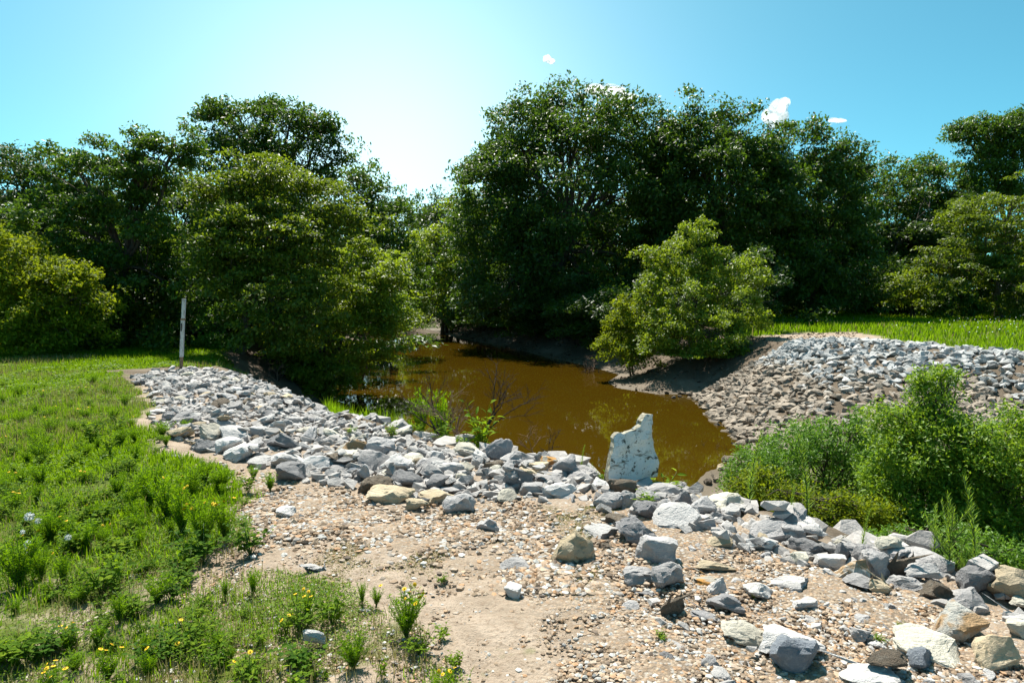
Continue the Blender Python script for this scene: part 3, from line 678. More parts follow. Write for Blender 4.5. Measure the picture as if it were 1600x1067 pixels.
# ------------------------------------------------------------------ rocks
def rock_mesh(name, seed, style, fine=True):
    """angular broken stone filling a unit box, centre at the origin"""
    g = np.random.default_rng(seed)
    bm = bmesh.new()
    n = {'block': 13, 'wedge': 9, 'slab': 12, 'round': 22}[style]
    p = {'block': 6.0, 'wedge': 4.0, 'slab': 6.0, 'round': 2.6}[style]
    for k in range(n):
        u = g.normal(size=3)
        u /= (np.abs(u) ** p).sum() ** (1 / p)
        u *= g.uniform(0.8, 1.0)
        if style == 'wedge': u[0] *= 1 - 0.35 * (u[2] + 1) / 2; u[1] *= 1 - 0.55 * (u[2] + 1) / 2
        if style == 'slab': u[2] = math.copysign(min(1, abs(u[2]) * 1.6), u[2])
        bm.verts.new(u)
    r = bmesh.ops.convex_hull(bm, input=bm.verts)
    bmesh.ops.delete(bm, geom=[v for v in bm.verts if not v.link_faces], context='VERTS')
    bmesh.ops.dissolve_limit(bm, angle_limit=R(9), verts=bm.verts, edges=bm.edges)
    if fine:
        bmesh.ops.bevel(bm, geom=list(bm.edges), offset=0.10 if style != 'round' else 0.13, segments=1, affect='EDGES', profile=0.6)
        bmesh.ops.triangulate(bm, faces=bm.faces)
        for it in range(2):
            long_ = [e for e in bm.edges if e.calc_length() > (0.42 if it == 0 else 0.27)]
            if long_: bmesh.ops.subdivide_edges(bm, edges=long_, cuts=1)
            bmesh.ops.triangulate(bm, faces=bm.faces)
        off = Vector(g.uniform(-50, 50, 3))
        bm.normal_update()
        for v in bm.verts:
            q = v.co * 1.5 + off
            d = 0.13 * mnoise.fractal(q, 0.8, 2.1, 5) - 0.05 * abs(mnoise.noise(v.co * 3.4 + off)) + 0.05 * mnoise.noise(v.co * 6.5 - off)
            v.co += v.normal * d
        # broken ledges across one direction
        lay = Vector(g.normal(size=3)); lay.normalize(); fr = g.uniform(2.2, 4.0)
        for v in bm.verts:
            s = (v.co.dot(lay) * fr) % 1.0
            v.co -= v.normal * (0.035 if s < 0.3 else 0.0)
    else:
        bmesh.ops.triangulate(bm, faces=bm.faces)
        off = Vector(g.uniform(-50, 50, 3))
        for v in bm.verts: v.co += v.normal * 0.08 * mnoise.noise(v.co * 2 + off)
    co = np.array([v.co for v in bm.verts])
    lo, hi = co.min(0), co.max(0)
    for v in bm.verts: v.co = Vector((np.array(v.co) - (lo + hi) / 2) / (hi - lo))
    me = bpy.data.meshes.new(name); bm.to_mesh(me); bm.free()
    if fine:
        me.polygons.foreach_set('use_smooth', [True] * len(me.polygons))
        me.set_sharp_from_angle(angle=R(33))
    me.materials.append(M['grey'])
    return me
ROCKS = {s: [rock_mesh('rock', 100 * k + j, s) for j in range(n)] for k, (s, n) in enumerate([('block', 9), ('wedge', 6), ('slab', 6), ('round', 5)])}
LOW = [rock_mesh('stone', 900 + j, s, False) for j, s in enumerate(['block', 'block', 'wedge', 'slab', 'block', 'round', 'slab', 'wedge'])]
LOWV = [np.array([v.co for v in me.vertices]) for me in LOW]
LOWF = [np.array([p.vertices[:] for p in me.polygons]) for me in LOW]
def put_rock(x, y, z, dims, mat, style, k, rot, name='rock'):
    o = bpy.data.objects.new(name, ROCKS[style][k % len(ROCKS[style])])
    COL.objects.link(o)
    o.material_slots[0].link = 'OBJECT'
    o.material_slots[0].material = M[mat]
    o.location = (x, y, z); o.scale = dims; o.rotation_euler = rot
    return o
# height map used to pile stones on each other
HM_X0, HM_Y0, HM_S = -13.0, 1.0, 0.06
hmx = np.arange(HM_X0, 20, HM_S); hmy = np.arange(HM_Y0, 26, HM_S)
HMX, HMY = np.meshgrid(hmx, hmy)
HM = H(HMX.ravel(), HMY.ravel()).reshape(HMX.shape)
ground_hm = HM.copy()
def h_fast(x, y):
    i, j = int(round((x - HM_X0) / HM_S)), int(round((y - HM_Y0) / HM_S))
    if 0 <= j < ground_hm.shape[0] and 0 <= i < ground_hm.shape[1]: return float(ground_hm[j, i])
    return h1(x, y)
def settle(x, y, rx, ry, h, sink=0.3, cap=0.22):
    r = max(rx, ry)
    i0, i1 = int((x - r - HM_X0) / HM_S), int((x + r - HM_X0) / HM_S) + 2
    j0, j1 = int((y - r - HM_Y0) / HM_S), int((y + r - HM_Y0) / HM_S) + 2
    i0, j0 = max(i0, 0), max(j0, 0)
    sub = HM[j0:j1, i0:i1]
    if sub.size == 0: return h1(x, y) + h * (0.5 - sink)
    d = ((HMX[j0:j1, i0:i1] - x) / rx) ** 2 + ((HMY[j0:j1, i0:i1] - y) / ry) ** 2
    msk = d < 0.8
    base = (0.55 * sub[msk].mean() + 0.45 * sub[msk].min()) if msk.any() else float(sub.mean())
    z = base + h * (0.5 - sink)
    top = np.minimum(z + 0.42 * h * np.sqrt(np.clip(1 - d * 0.8, 0, 1)), ground_hm[j0:j1, i0:i1] + cap)
    HM[j0:j1, i0:i1] = np.where(d < 1.1, np.maximum(sub, top), sub)
    return z
g = np.random.default_rng(77)
G_N = 'broken rocks on the near bank'
HERO = [
 # centre px, bottom px, width px, height px, material, style, label, [depth ratio]
 (893, 882, 66, 54, 'tan', 'wedge', 'big tan sandstone boulder tilted on the gravel beside a thin white rock'),
 (1008, 886, 84, 48, 'grey', 'slab', 'large flat topped grey rock on the gravel right of the tan boulder'),
 (994, 852, 60, 44, 'dark', 'block', 'dark grey block standing behind the large flat topped grey rock'),
 (938, 844, 54, 19, 'pale', 'slab', 'thin white slab lying between the tan boulder and the dark grey block'),
 (948, 862, 24, 20, 'brown', 'wedge', 'small brown wedge in the shade between tan boulder and grey rock'),
 (998, 916, 46, 29, 'grey', 'wedge', 'grey pointed rock in front of the large flat topped grey rock'),
 (1042, 923, 54, 40, 'grey', 'wedge', 'grey rock with a sharp ridge above the pitted brown boulder'),
 (1053, 971, 52, 48, 'brown', 'round', 'pitted brown conglomerate boulder on the gravel below the ridge rock'),
 (1096, 968, 60, 16, 'dark', 'slab', 'flat dark slab touching the right side of the pitted brown boulder'),
 (1012, 937, 40, 15, 'dark', 'slab', 'small dark flat stone left of the pitted brown boulder'),
 (1168, 1013, 76, 42, 'cream', 'block', 'cream coloured block on the gravel left of the blue grey stone'),
 (1226, 1030, 88, 42, 'pale', 'slab', 'pale rock partly hidden behind the blue grey stone'),
 (1240, 1054, 64, 54, 'blue', 'wedge', 'blue grey flat faced stone leaning on a pale rock near the front'),
 (1330, 1078, 108, 60, 'pale', 'slab', 'largest white rock at the front edge right of the blue grey stone'),
 (1490, 1004, 84, 62, 'twotone', 'block', 'rust and white stained boulder at the right side of the gravel'),
 (1466, 943, 54, 40, 'brown', 'wedge', 'rough brown pointed rock leaning above the rust stained boulder'),
 (1503, 952, 62, 30, 'grey', 'block', 'grey rock in shade behind the rust stained boulder'),
 (1551, 1046, 54, 44, 'tan', 'slab', 'flat greenish tan stone at the right front edge'),
 (1452, 1042, 84, 30, 'cream', 'slab', 'flat cream slab sunk in the gravel below the rust stained boulder'),
 (1440, 1052, 34, 30, 'blue', 'block', 'small blue grey stone at the left end of the flat cream slab'),
 (1384, 1062, 58, 30, 'brown', 'round', 'brown grey rounded rock just right of the largest white rock'),
 (1140, 962, 66, 28, 'dark', 'wedge', 'dark angular rock in the middle of the gravel above the cream block'),
 (1187, 941, 50, 30, 'pale', 'block', 'white rounded block on the gravel with a tiny green sprout'),
 (1236, 930, 62, 24, 'pale', 'slab', 'long pale rock sloping away from the white rounded block'),
 (1255, 958, 40, 18, 'pale', 'slab', 'small white stone on the gravel below the long pale rock'),
 (1098, 916, 58, 30, 'lichen', 'slab', 'rock with orange lichen lying right of the ridge rock'),
 (1120, 930, 30, 26, 'pale', 'block', 'small white stone below the orange lichen rock'),
 (1113, 897, 58, 18, 'tan', 'slab', 'flat tan stone in the gravel above the orange lichen rock'),
 (1131, 801, 70, 34, 'cream', 'block', 'long cream rock with a pitted face at the edge of the bushes'),
 (1203, 842, 66, 36, 'grey', 'slab', 'layered grey rock with cracks along it on the crest'),
 (1250, 846, 50, 26, 'grey', 'slab', 'grey rock butting against the end of the layered grey rock'),
 (1244, 832, 68, 36, 'pale', 'wedge', 'tall pale rock behind the layered rock with stalks growing before it'),
 (1266, 866, 54, 32, 'dark', 'slab', 'long dark grey rock lying below the layered rock'),
 (1308, 852, 36, 26, 'cream', 'wedge', 'cream rock on the crest touching the bushes'),
 (1314, 879, 26, 34, 'dark', 'wedge', 'narrow dark rock standing on end on the crest'),
 (1339, 879, 26, 30, 'grey', 'block', 'small grey upright rock beside the narrow dark rock'),
 (1370, 903, 56, 48, 'grey', 'block', 'big light grey block in the middle of the crest below the bushes'),
 (1408, 908, 66, 52, 'brown', 'round', 'big rough brown conglomerate rock right of the light grey block'),
 (1406, 874, 60, 36, 'grey', 'wedge', 'big grey rock on the skyline of the crest in front of the bushes'),
 (1463, 896, 66, 40, 'dark', 'block', 'big dark block on the crest beside the tall green stalks'),
 (1532, 922, 66, 50, 'dark', 'round', 'dark rounded boulder behind the tall green stalks'),
 (1584, 938, 86, 66, 'tan', 'round', 'large smooth earth coloured boulder at the right edge by the bushes'),
 (1329, 912, 50, 36, 'twotone', 'block', 'white topped rock with a brown underside on the gravel edge'),
 (1370, 930, 48, 36, 'tan', 'round', 'rounded brownish rock in front of the rough brown conglomerate'),
 (1282, 892, 64, 28, 'pale', 'slab', 'white rock with a dark hollow in its side'),
 (1194, 862, 48, 25, 'bw', 'slab', 'black and white mottled rock at the edge of the gravel'),
 (1342, 927, 40, 20, 'grey', 'slab', 'thin grey rock lying below the white topped rock'),
 (1406, 926, 50, 24, 'grey', 'block', 'grey stone under the edge of the rough brown conglomerate'),
 (1440, 910, 50, 24, 'pale', 'slab', 'white flat rock wedged under the big dark block'),
 (1580, 972, 60, 44, 'pale', 'slab', 'pale broken rock at the right edge below the earth coloured boulder'),
 (1592, 1000, 44, 34, 'cream', 'block', 'cream stone cut by the right edge of the view'),
 (971, 776, 44, 36, 'brown', 'block', 'brown block in the pile below the white broken slab'),
 (950, 794, 42, 30, 'grey', 'block', 'square grey block at the foot of the brown block'),
 (982, 789, 26, 26, 'pale', 'wedge', 'white pointed rock standing beside the square grey block'),
 (1031, 768, 54, 28, 'grey', 'block', 'big grey rock on the crest right of the white broken slab'),
 (1012, 784, 48, 26, 'pale', 'slab', 'pale rock with grass blades on it below the big crest rock'),
 (1010, 810, 38, 30, 'dark', 'block', 'dark rock in the pile with a shaded face below the pale grassy rock'),
 (1070, 793, 34, 32, 'dark', 'wedge', 'dark triangular rock in the crest pile at the edge of the water view'),
 (1098, 805, 46, 30, 'grey', 'block', 'grey rock between the dark triangular rock and the long cream rock'),
 (1098, 836, 52, 32, 'grey', 'round', 'rounded grey rock with a pink end at the edge of the gravel'),
 (964, 822, 34, 18, 'brown', 'slab', 'small brown slab at the top of the dark grey block'),
 (1042, 812, 40, 28, 'dark', 'wedge', 'dark wedge shaped rock right of the pile under the crest rock'),
 (1003, 750, 66, 22, 'tan', 'slab', 'flat tan concrete like slab at the foot of the white broken slab'),
 (934, 758, 38, 22, 'pale', 'block', 'white rounded rock left of the brown block on the crest'),
 (905, 752, 40, 20, 'grey', 'slab', 'flat grey rock left of the white rounded crest rock'),
 (612, 788, 66, 30, 'tan', 'block', 'long brown loaf shaped rock at the front of the pile'),
 (588, 774, 46, 30, 'brown', 'round', 'brown rock touching the left end of the loaf shaped rock'),
 (637, 762, 56, 28, 'dark', 'slab', 'dark grey rock lying across the back of the loaf shaped rock'),
 (683, 765, 40, 24, 'dark', 'block', 'dark block behind the long grey rock at the front of the pile'),
 (711, 774, 60, 22, 'grey', 'slab', 'long smooth grey rock at the front of the pile'),
 (678, 786, 56, 21, 'tan', 'slab', 'flat tan rock below the long smooth grey rock'),
 (717, 804, 44, 34, 'grey', 'wedge', 'grey pointed rock standing alone on the gravel at the end of the pile'),
 (651, 796, 36, 20, 'tan', 'wedge', 'flat brown chip in the gravel right of the loaf shaped rock'),
 (620, 738, 44, 32, 'pale', 'block', 'bright white rock in the middle of the pile'),
 (544, 755, 36, 30, 'grey', 'wedge', 'grey rock with a shaded pointed face at the edge of the gravel'),
 (572, 752, 28, 26, 'grey', 'wedge', 'grey rock leaning on the shaded pointed rock'),
 (457, 754, 44, 30, 'dark', 'slab', 'big dark grey slab tilted by a tuft of feathery weed'),
 (494, 738, 60, 28, 'pale', 'slab', 'broad pale rock lying right of the big tilted slab'),
 (534, 724, 48, 20, 'cream', 'slab', 'brownish flat rock behind the broad pale rock'),
 (442, 706, 44, 28, 'dark', 'wedge', 'dark slate coloured wedge in the far part of the pile'),
 (552, 714, 54, 28, 'twotone', 'block', 'white rock with a tan end in the middle of the pile'),
 (598, 712, 44, 26, 'grey', 'wedge', 'grey peaked rock between the white tan ended rock and the bright white rock'),
 (733, 708, 54, 24, 'cream', 'slab', 'long plank like pale rock on the crest under the yellow green bush'),
 (780, 718, 40, 36, 'dark', 'block', 'dark square block at the end of the plank like rock'),
 (737, 728, 34, 24, 'pale', 'block', 'bright white block in front of the dark square block'),
 (812, 730, 72, 28, 'grey', 'block', 'big long grey rock on the crest right of the dark square block'),
 (884, 742, 38, 36, 'dark', 'wedge', 'dark blue grey wedge leaning on the crest'),
 (836, 748, 50, 26, 'brown', 'slab', 'rough brown rock in front of the dark blue grey wedge'),
 (856, 730, 28, 20, 'lichen', 'block', 'orange brown stone between the long grey rock and the dark wedge'),
 (862, 758, 50, 22, 'grey', 'slab', 'grey flat rock at the foot of the rough brown rock'),
 (874, 778, 46, 26, 'pale', 'block', 'white angular rock on the gravel edge below the dark wedge'),
 (820, 775, 50, 22, 'grey', 'slab', 'grey slab at the gravel edge left of the white angular rock'),
 (794, 936, 44, 26, 'pale', 'slab', 'flat whitish stone lying alone in the middle of the sand'),
 (806, 892, 46, 16, 'grey', 'slab', 'flat grey stone sunk in the gravel above the flat whitish stone'),
 (486, 902, 48, 24, 'pale', 'wedge', 'pale stone alone on the sand beside the yellow flowered weeds'),
 (449, 813, 30, 16, 'pale', 'slab', 'white stone on the gravel right of the dark leafy weeds'),
 (437, 806, 22, 12, 'brown', 'wedge', 'small brown stone behind the white stone on the gravel'),
 (492, 1018, 36, 30, 'pale', 'block', 'white stone among the weeds at the bottom'),
 (842, 850, 38, 22, 'pale', 'slab', 'small white rock on the gravel left of the tan boulder'),
 (766, 832, 38, 22, 'grey', 'wedge', 'small grey white rock alone on the gravel below the pile'),
 (305, 707, 34, 20, 'tan', 'wedge', 'tan wedge shaped stone at the left edge of the pile by the grass'),
 (411, 730, 40, 16, 'pale', 'slab', 'flat pale rock at the left edge of the pile'),
 (393, 690, 44, 22, 'pale', 'slab', 'pale flat rock in the far part of the pile near the grass'),
 (270, 722, 28, 14, 'dark', 'slab', 'small dark stone half hidden in the weeds left of the pile'),
 (205, 908, 36, 12, 'pale', 'slab', 'flat white stone lying among the leafy weeds at the left'),
 (570, 962, 30, 16, 'grey', 'slab', 'flat grey stone beside the bushy yellow flowered weed'),
]
hero_xy = []
all_rocks = []
for k, hrow in enumerate(HERO):
    px, py, w, h, mat, sty, lab = hrow
    x, y = at(px, py, 0.0)
    s = 1 / ppm(math.hypot(x, y) if y < 3 else y)
    W = w * s * 1.17; D = W * g.uniform(0.62, 0.9); Hh = h * s * 1.1
    view = math.atan2(EYE, y)
    Hh = max(0.35 * W * (0.5 if sty == 'slab' else 0.8), (h * s - D * 0.55 * math.sin(view)) / math.cos(view)) * 1.36
    y2 = y + D * 0.42
    x2 = x * (y2 / y)
    # crest rocks rest on a lip that falls away behind
    z = settle(x2, y2, W * 0.5, D * 0.5, Hh, 0.2)
    z = min(z, 0.03 + Hh * 0.42)
    rot = (g.uniform(-.16, .16), g.uniform(-.14, .14), g.choice([0, math.pi]) + g.uniform(-.3, .3))
    o = put_rock(x2, y2, z, (W, D, Hh), mat, sty, k + int(g.integers(0, 3)), rot)
    tag(o, lab, 'rock', G_N)
    hero_xy.append((x2, y2, W * 0.5)); all_rocks.append(o)
HX = np.array(hero_xy)
# pile of rocks along the near crest
pile = ipoly([(200, 592), (250, 581), (300, 576), (360, 580), (430, 595), (520, 632), (600, 660), (680, 685), (720, 694), (800, 698), (880, 716), (955, 752), (1040, 764), (1130, 775), (1210, 808),
              (1300, 843), (1420, 862), (1510, 888), (1600, 925), (1660, 950), (1620, 985), (1500, 955), (1400, 925), (1300, 905), (1200, 872), (1120, 850), (1060, 835), (960, 815), (900, 790),
              (800, 782), (700, 790), (600, 785), (540, 762), (440, 756), (380, 728), (290, 705), (235, 660), (232, 620)])
scatter = ipoly([(960, 850), (1100, 850), (1300, 900), (1500, 960), (1640, 990), (1760, 1120), (1150, 1120), (960, 980)])
def zone_color(x, y):
    return g.choice(['grey', 'pale', 'dark', 'cream', 'tan', 'brown', 'blue'], p=[.38, .25, .09, .12, .08, .06, .02])
def throw(poly, n, smin, smax, pw, keep=0.62):
    lo, hi = poly.min(0), poly.max(0)
    out = []
    while len(out) < n:
        p = g.uniform(lo, hi, (4000, 2))
        p = p[g.uniform(size=len(p)) < np.where(inside(p[:, 0], p[:, 1], poly), np.clip(seg_dist(p[:, 0], p[:, 1], poly) / 0.40 + 0.25, 0, 1), 0)]
        for q in p:
            r = smin + (smax - smin) * g.uniform() ** pw
            if (np.hypot(HX[:, 0] - q[0], HX[:, 1] - q[1]) < keep * (HX[:, 2] + r * 0.5)).any(): continue
            out.append((q[0], q[1], r))
            if len(out) >= n: break
    return out
area = 0.5 * abs(np.dot(pile[:, 0], np.roll(pile[:, 1], 1)) - np.dot(pile[:, 1], np.roll(pile[:, 0], 1)))
cand = [c + (0,) for c in throw(pile, int(area * 25), 0.10, 0.36, 2.1)] + [c + (1,) for c in throw(scatter, 60, 0.05, 0.15, 2.0, 0.9)]
# rocks that run down the far side of the crest
slope_pts = []
for a, b in zip(near_crest[:-1], near_crest[1:]):
    L = math.dist(a, b); nn = int(L * 16)
    for _ in range(nn):
        t = g.uniform(); x = a[0] + (b[0] - a[0]) * t; y = a[1] + (b[1] - a[1]) * t
        nxv = np.array([b[1] - a[1], -(b[0] - a[0])]) / L
        d = g.uniform(0.05, 1.5)
        slope_pts.append((x + nxv[0] * d, y + nxv[1] * d, 0.15 + 0.25 * g.uniform() ** 1.6, 2))
cand += slope_pts
def seen_size(c): return c[2] / c[1] * (1.0 if c[3] < 2 else 0.35)
cand = [c for c in cand if c[1] > 2.0]
cand.sort(key=lambda c: -c[2])
big = set(sorted(range(len(cand)), key=lambda i: -seen_size(cand[i]))[:300 - len(HERO)])
CUT = set('in on at beside lying standing with leaning tilted touching partly and above below behind right left wedged cut by butting sloping between alone growing sunk half of hidden just among across the'.split())
nicks = []
for hrow in HERO:
    ws = hrow[6].split(); n_ = []
    for w_ in ws:
        if w_ in CUT and len(n_) > 2: break
        n_.append(w_)
    nicks.append(' '.join(n_))
NK = [(hrow[0], hrow[1] - hrow[3] / 2, n_) for hrow, n_ in zip(HERO, nicks) if nicks.count(n_) == 1 and 3 <= len(n_.split()) <= 7]
used_labels = {}
def rock_label(x, y, r, kind, mat):
    col = {'grey': 'grey', 'pale': 'whitish', 'dark': 'dark grey', 'cream': 'cream', 'tan': 'tan', 'brown': 'rough brown', 'blue': 'blue grey'}[mat]
    px = 800 + x / y * F; py = 450 + (EYE - h_fast(x, y) - 0.08) / y * F
    size = 'small' if r < 0.21 else ('medium' if r < 0.30 else 'large')
    near_ = sorted(NK, key=lambda q: math.hypot(q[0] - px, 1.8 * (q[1] - py)))[:3]
    for q in near_:
        dx, dy = px - q[0], py - q[1]
        side = ('right of' if dx > 0 else 'left of') if abs(dx) > 1.6 * abs(dy) else ('in front of' if dy > 0 else 'behind')
        lb = f'{size} {col} rock {side} the {q[2]}'
        if len(lb.split()) > 16: lb = lb.replace(size + ' ', '', 1)
        if len(lb.split()) <= 16 and lb not in used_labels: break
    if len(lb.split()) > 16: lb = ' '.join(lb.replace(' the ', ' ', 1).split()[:16])
    used_labels[lb] = used_labels.get(lb, 0) + 1
    return lb
acc = Acc()
def low_stone(acc, x, y, z, dims, rz, tilt):
    k = int(g.integers(0, len(LOW)))
    v = LOWV[k] * np.array(dims)
    m3 = np.array(Matrix.Rotation(rz, 3, 'Z') @ Matrix.Rotation(tilt[0], 3, 'X') @ Matrix.Rotation(tilt[1], 3, 'Y'))
    acc.add(v @ m3.T + np.array([x, y, z]), LOWF[k])
for i, (x, y, r, kind) in enumerate(cand):
    W = r * g.uniform(0.85, 1.15); D = r * g.uniform(0.65, 0.95); Hh = r * g.uniform(0.34, 0.58) * (0.75 if y > 8.5 else 1.0)
    if kind == 0 and y > 7.5: W *= 0.84; D *= 0.84; Hh *= 0.9
    sink = 0.22 if kind != 1 else 0.45
    z = settle(x, y, W * .5, D * .5, Hh, sink, 0.10 if y > 8 else 0.16)
    rz = g.uniform(0, 6.28); tl = (g.normal() * 0.22, g.normal() * 0.2)
    if i in big:
        mat = zone_color(x, y)
        o = put_rock(x, y, z, (W, D, Hh), mat, g.choice(['block', 'wedge', 'slab', 'round'], p=[.38, .26, .26, .10]), int(g.integers(0, 30)), (tl[0], tl[1], rz))
        lb = rock_label(x, y, r, kind, mat)
        tag(o, lb, 'rock', 'alike: ' + lb)
    else:
        low_stone(acc, x, y, z, (W, D, Hh), rz, tl)
# chips between the rocks
for (x, y, r) in throw(pile, 3600, 0.04, 0.15, 1.5, 0.2):
    low_stone(acc, x, y, h_fast(x, y) + r * 0.12, (r, r * g.uniform(.6, 1), r * g.uniform(.35, .7)), g.uniform(0, 6), (g.normal() * .3, g.normal() * .3))
o = link('rock_rubble', acc.mesh('rock_rubble', M['stuffrock'])); tag(o, 'small broken grey rocks filling the pile along the near bank', kind='stuff')

# gravel on the open ground
ICO = bmesh.new(); bmesh.ops.create_icosphere(ICO, subdivisions=1, radius=0.5)
icov = np.array([v.co for v in ICO.verts]); ICO.verts.ensure_lookup_table(); icof = np.array([[v.index for v in f.verts] for f in ICO.faces]); ICO.free()
def pebbles(n, poly, smin, smax, pw, dens=None):
    lo, hi = poly.min(0), poly.max(0)
    p = np.zeros((0, 2))
    while len(p) < n:
        # more pebbles close to the camera, where they can be made out
        yy = lo[1] + (hi[1] - lo[1]) * g.uniform(0, 1, 60000) ** 1.7
        q = np.stack([g.uniform(lo[0], hi[0], 60000), yy], -1)
        q = q[g.uniform(size=len(q)) < soft(q[:, 0], q[:, 1], poly, 0.45) * 1.1]
        if dens is not None: q = q[g.uniform(size=len(q)) < dens(q[:, 0], q[:, 1])]
        q = q[np.abs(q[:, 0]) < q[:, 1] * 0.80 + 0.4]
        p = np.concatenate([p, q])
    p = p[:n]
    r = smin + (smax - smin) * g.uniform(0, 1, n) ** pw
    z = H(p[:, 0], p[:, 1])
    a = g.uniform(0, 6.28, n)
    dims = np.stack([r, r * g.uniform(.6, 1, n), r * g.uniform(.4, .75, n)], -1)
    V_, F_, n0 = [], [], 0
    for msk, bv, bf in ((r >= 0.017, icov, icof), (r < 0.017, octv, octf)):
        k = int(msk.sum())
        v = bv[None] * (1 + 0.22 * g.normal(size=(k, len(bv), 1))) * dims[msk][:, None, :]
        c, s_ = np.cos(a[msk])[:, None], np.sin(a[msk])[:, None]
        v = np.stack([v[..., 0] * c - v[..., 1] * s_, v[..., 0] * s_ + v[..., 1] * c, v[..., 2]], -1)
        v += np.stack([p[msk, 0], p[msk, 1], z[msk] + r[msk] * 0.10], -1)[:, None, :]
        V_.append(v.reshape(-1, 3)); F_.append((bf[None] + (np.arange(k) * len(bv))[:, None, None]).reshape(-1, 3) + n0); n0 += k * len(bv)
    return np.concatenate(V_), np.concatenate(F_)
octv = np.array([(.5, .12, 0), (-.5, -.1, 0), (.1, .5, 0), (-.12, -.5, 0), (.1, .05, .5), (0, 0, -.5)]); octf = np.array([(0, 2, 4), (2, 1, 4), (1, 3, 4), (3, 0, 4), (2, 0, 5), (1, 2, 5), (3, 1, 5), (0, 3, 5)])
m = NT('gravel_pebbles')
isl = m.island()
pc = m.ramp(isl, [(0.0, (0.12, 0.09, 0.07)), (0.14, (0.22, 0.15, 0.095)), (0.34, (0.33, 0.24, 0.165)), (0.50, (0.41, 0.33, 0.255)), (0.6, (0.36, 0.20, 0.10)), (0.72, (0.42, 0.30, 0.20)), (0.84, (0.30, 0.29, 0.28)), (0.93, (0.46, 0.44, 0.41)), (1.0, (0.55, 0.52, 0.48))])
M['pebble'] = m.done(m.principled(pc, 0.75, 0.3, m.bump(m.noise(m.pos(), 90, 3, 0.6), 0.4, 0.004)))
front_gravel = ipoly([(940, 870), (1040, 860), (1250, 880), (1420, 930), (1640, 1000), (1760, 1150), (800, 1150), (930, 1000), (900, 930)])
mid_gravel = ipoly([(300, 720), (400, 745), (560, 775), (760, 790), (900, 800), (1000, 820), (1040, 860), (900, 930), (780, 900), (600, 850), (440, 850), (400, 790)])
sand_zone = ipoly([(380, 860), (900, 880), (960, 1000), (1000, 1150), (100, 1150), (250, 950)])
v1, f1 = pebbles(23000, front_gravel, 0.006, 0.036, 2.2, lambda x, y: np.clip(0.75 + 0.5 * wob(x, y, 5), 0.2, 1) * soft(x, y, front_gravel, 0.35))
v2, f2 = pebbles(17000, mid_gravel, 0.008, 0.055, 2.8, lambda x, y: np.clip(0.6 + 0.6 * wob(x, y, 4), 0.12, 1) * soft(x, y, mid_gravel, 0.5) ** 1.5)
v3, f3 = pebbles(15000, sand_zone, 0.003, 0.026, 3.2, lambda x, y: np.clip(0.6 + 0.7 * wob(x, y, 4), 0.12, 1))
gv = np.concatenate([v1, v2, v3]); gf = np.concatenate([f1, f2 + len(v1), f3 + len(v1) + len(v2)])
o = link('gravel', np_mesh('gravel', gv, gf, M['pebble'], False)); tag(o, 'loose orange and grey gravel on the open ground', kind='stuff')

# ------------------------------------------------------------------ riprap of the far bank
def pline(pts, t):
    pts = np.asarray(pts, float); L = np.concatenate([[0], np.cumsum(np.hypot(*np.diff(pts, axis=0).T))])
    s = t * L[-1]
    return np.stack([np.interp(s, L, pts[:, 0]), np.interp(s, L, pts[:, 1])], -1)
crest_line = [at(1215, 540)] + far_crest[0:] + [(19.5, 12.8)]
toe_line = [at(1086, 617, WATER_Z), at(1110, 640, WATER_Z), at(1130, 660, WATER_Z), at(1165, 690, WATER_Z), at(1190, 715, WATER_Z), at(1260, 712, -1.35), at(1400, 695, -1.3), at(1600, 668, -1.25), (17, 9.2)]
n = 4800
tt = g.uniform(0, 1, n); ss = g.uniform(-0.10, 1.06, n)
pa, pb = pline(crest_line, tt), pline(toe_line, np.clip(tt + g.normal(0, 0.004, n), 0, 1))
pp = pa + (pb - pa) * ss[:, None] + g.normal(0, 0.05, (n, 2))
rr = 0.15 + 0.21 * g.uniform(0, 1, n) ** 1.5
# the lower stones wear a coat of dried silt up to the old waterline
m = NT('riprap_limestone')
def riprap_mat(name, island):
    m = NT(name); co = m.pos()
    n1 = m.noise(co, 3.0, 4, 0.6); n2 = m.noise(co, 16, 4, 0.65)
    rnd = m.island() if island else m.objrand()
    b = m.mix(m.ramp(n1, [(0.35, 0.0), (0.65, 1.0)]), (0.29, 0.29, 0.29), (0.40, 0.395, 0.385))
    b = m.mix(m.math('MULTIPLY', m.ramp(n2, [(0.52, 0.0), (0.66, 1.0)]), 0.6), b, (0.47, 0.465, 0.45))
    b = m.mix(1.0, b, m.ramp(rnd, [(0.0, 0.72), (0.5, 1.0), (1.0, 1.25)]), 'MULTIPLY')
    sepz = m.n('ShaderNodeSeparateXYZ', ins={0: co})
    lv = m.math('ADD', sepz.outputs[2], m.math('ADD', m.math('MULTIPLY', rnd, 0.5), m.math('MULTIPLY', m.math('SUBTRACT', m.noise(co, 0.55, 3, 0.5), 0.5), 1.5)))
    silt = m.ramp(m.math('ADD', m.math('MULTIPLY', lv, -1.0), 0.0), [(0.10, 0.0), (0.34, 1.0)])
    sc_ = m.mix(n2, (0.235, 0.185, 0.14), (0.33, 0.27, 0.21))
    sc_ = m.mix(1.0, sc_, m.ramp(rnd, [(0.0, 0.75), (1.0, 1.2)]), 'MULTIPLY')
    b = m.mix(m.math('MULTIPLY', silt, 0.92), b, sc_)
    wetz = m.ramp(m.math('ADD', m.math('MULTIPLY', sepz.outputs[2], -1.0), -0.9), [(0.52, 0.0), (0.60, 1.0)])
    b = m.mix(m.math('MULTIPLY', wetz, 0.6), b, (0.08, 0.06, 0.04))
    return m.done(m.principled(b, 0.88, 0.2, m.bump(m.math('ADD', n2, n1), 0.6, 0.03)))
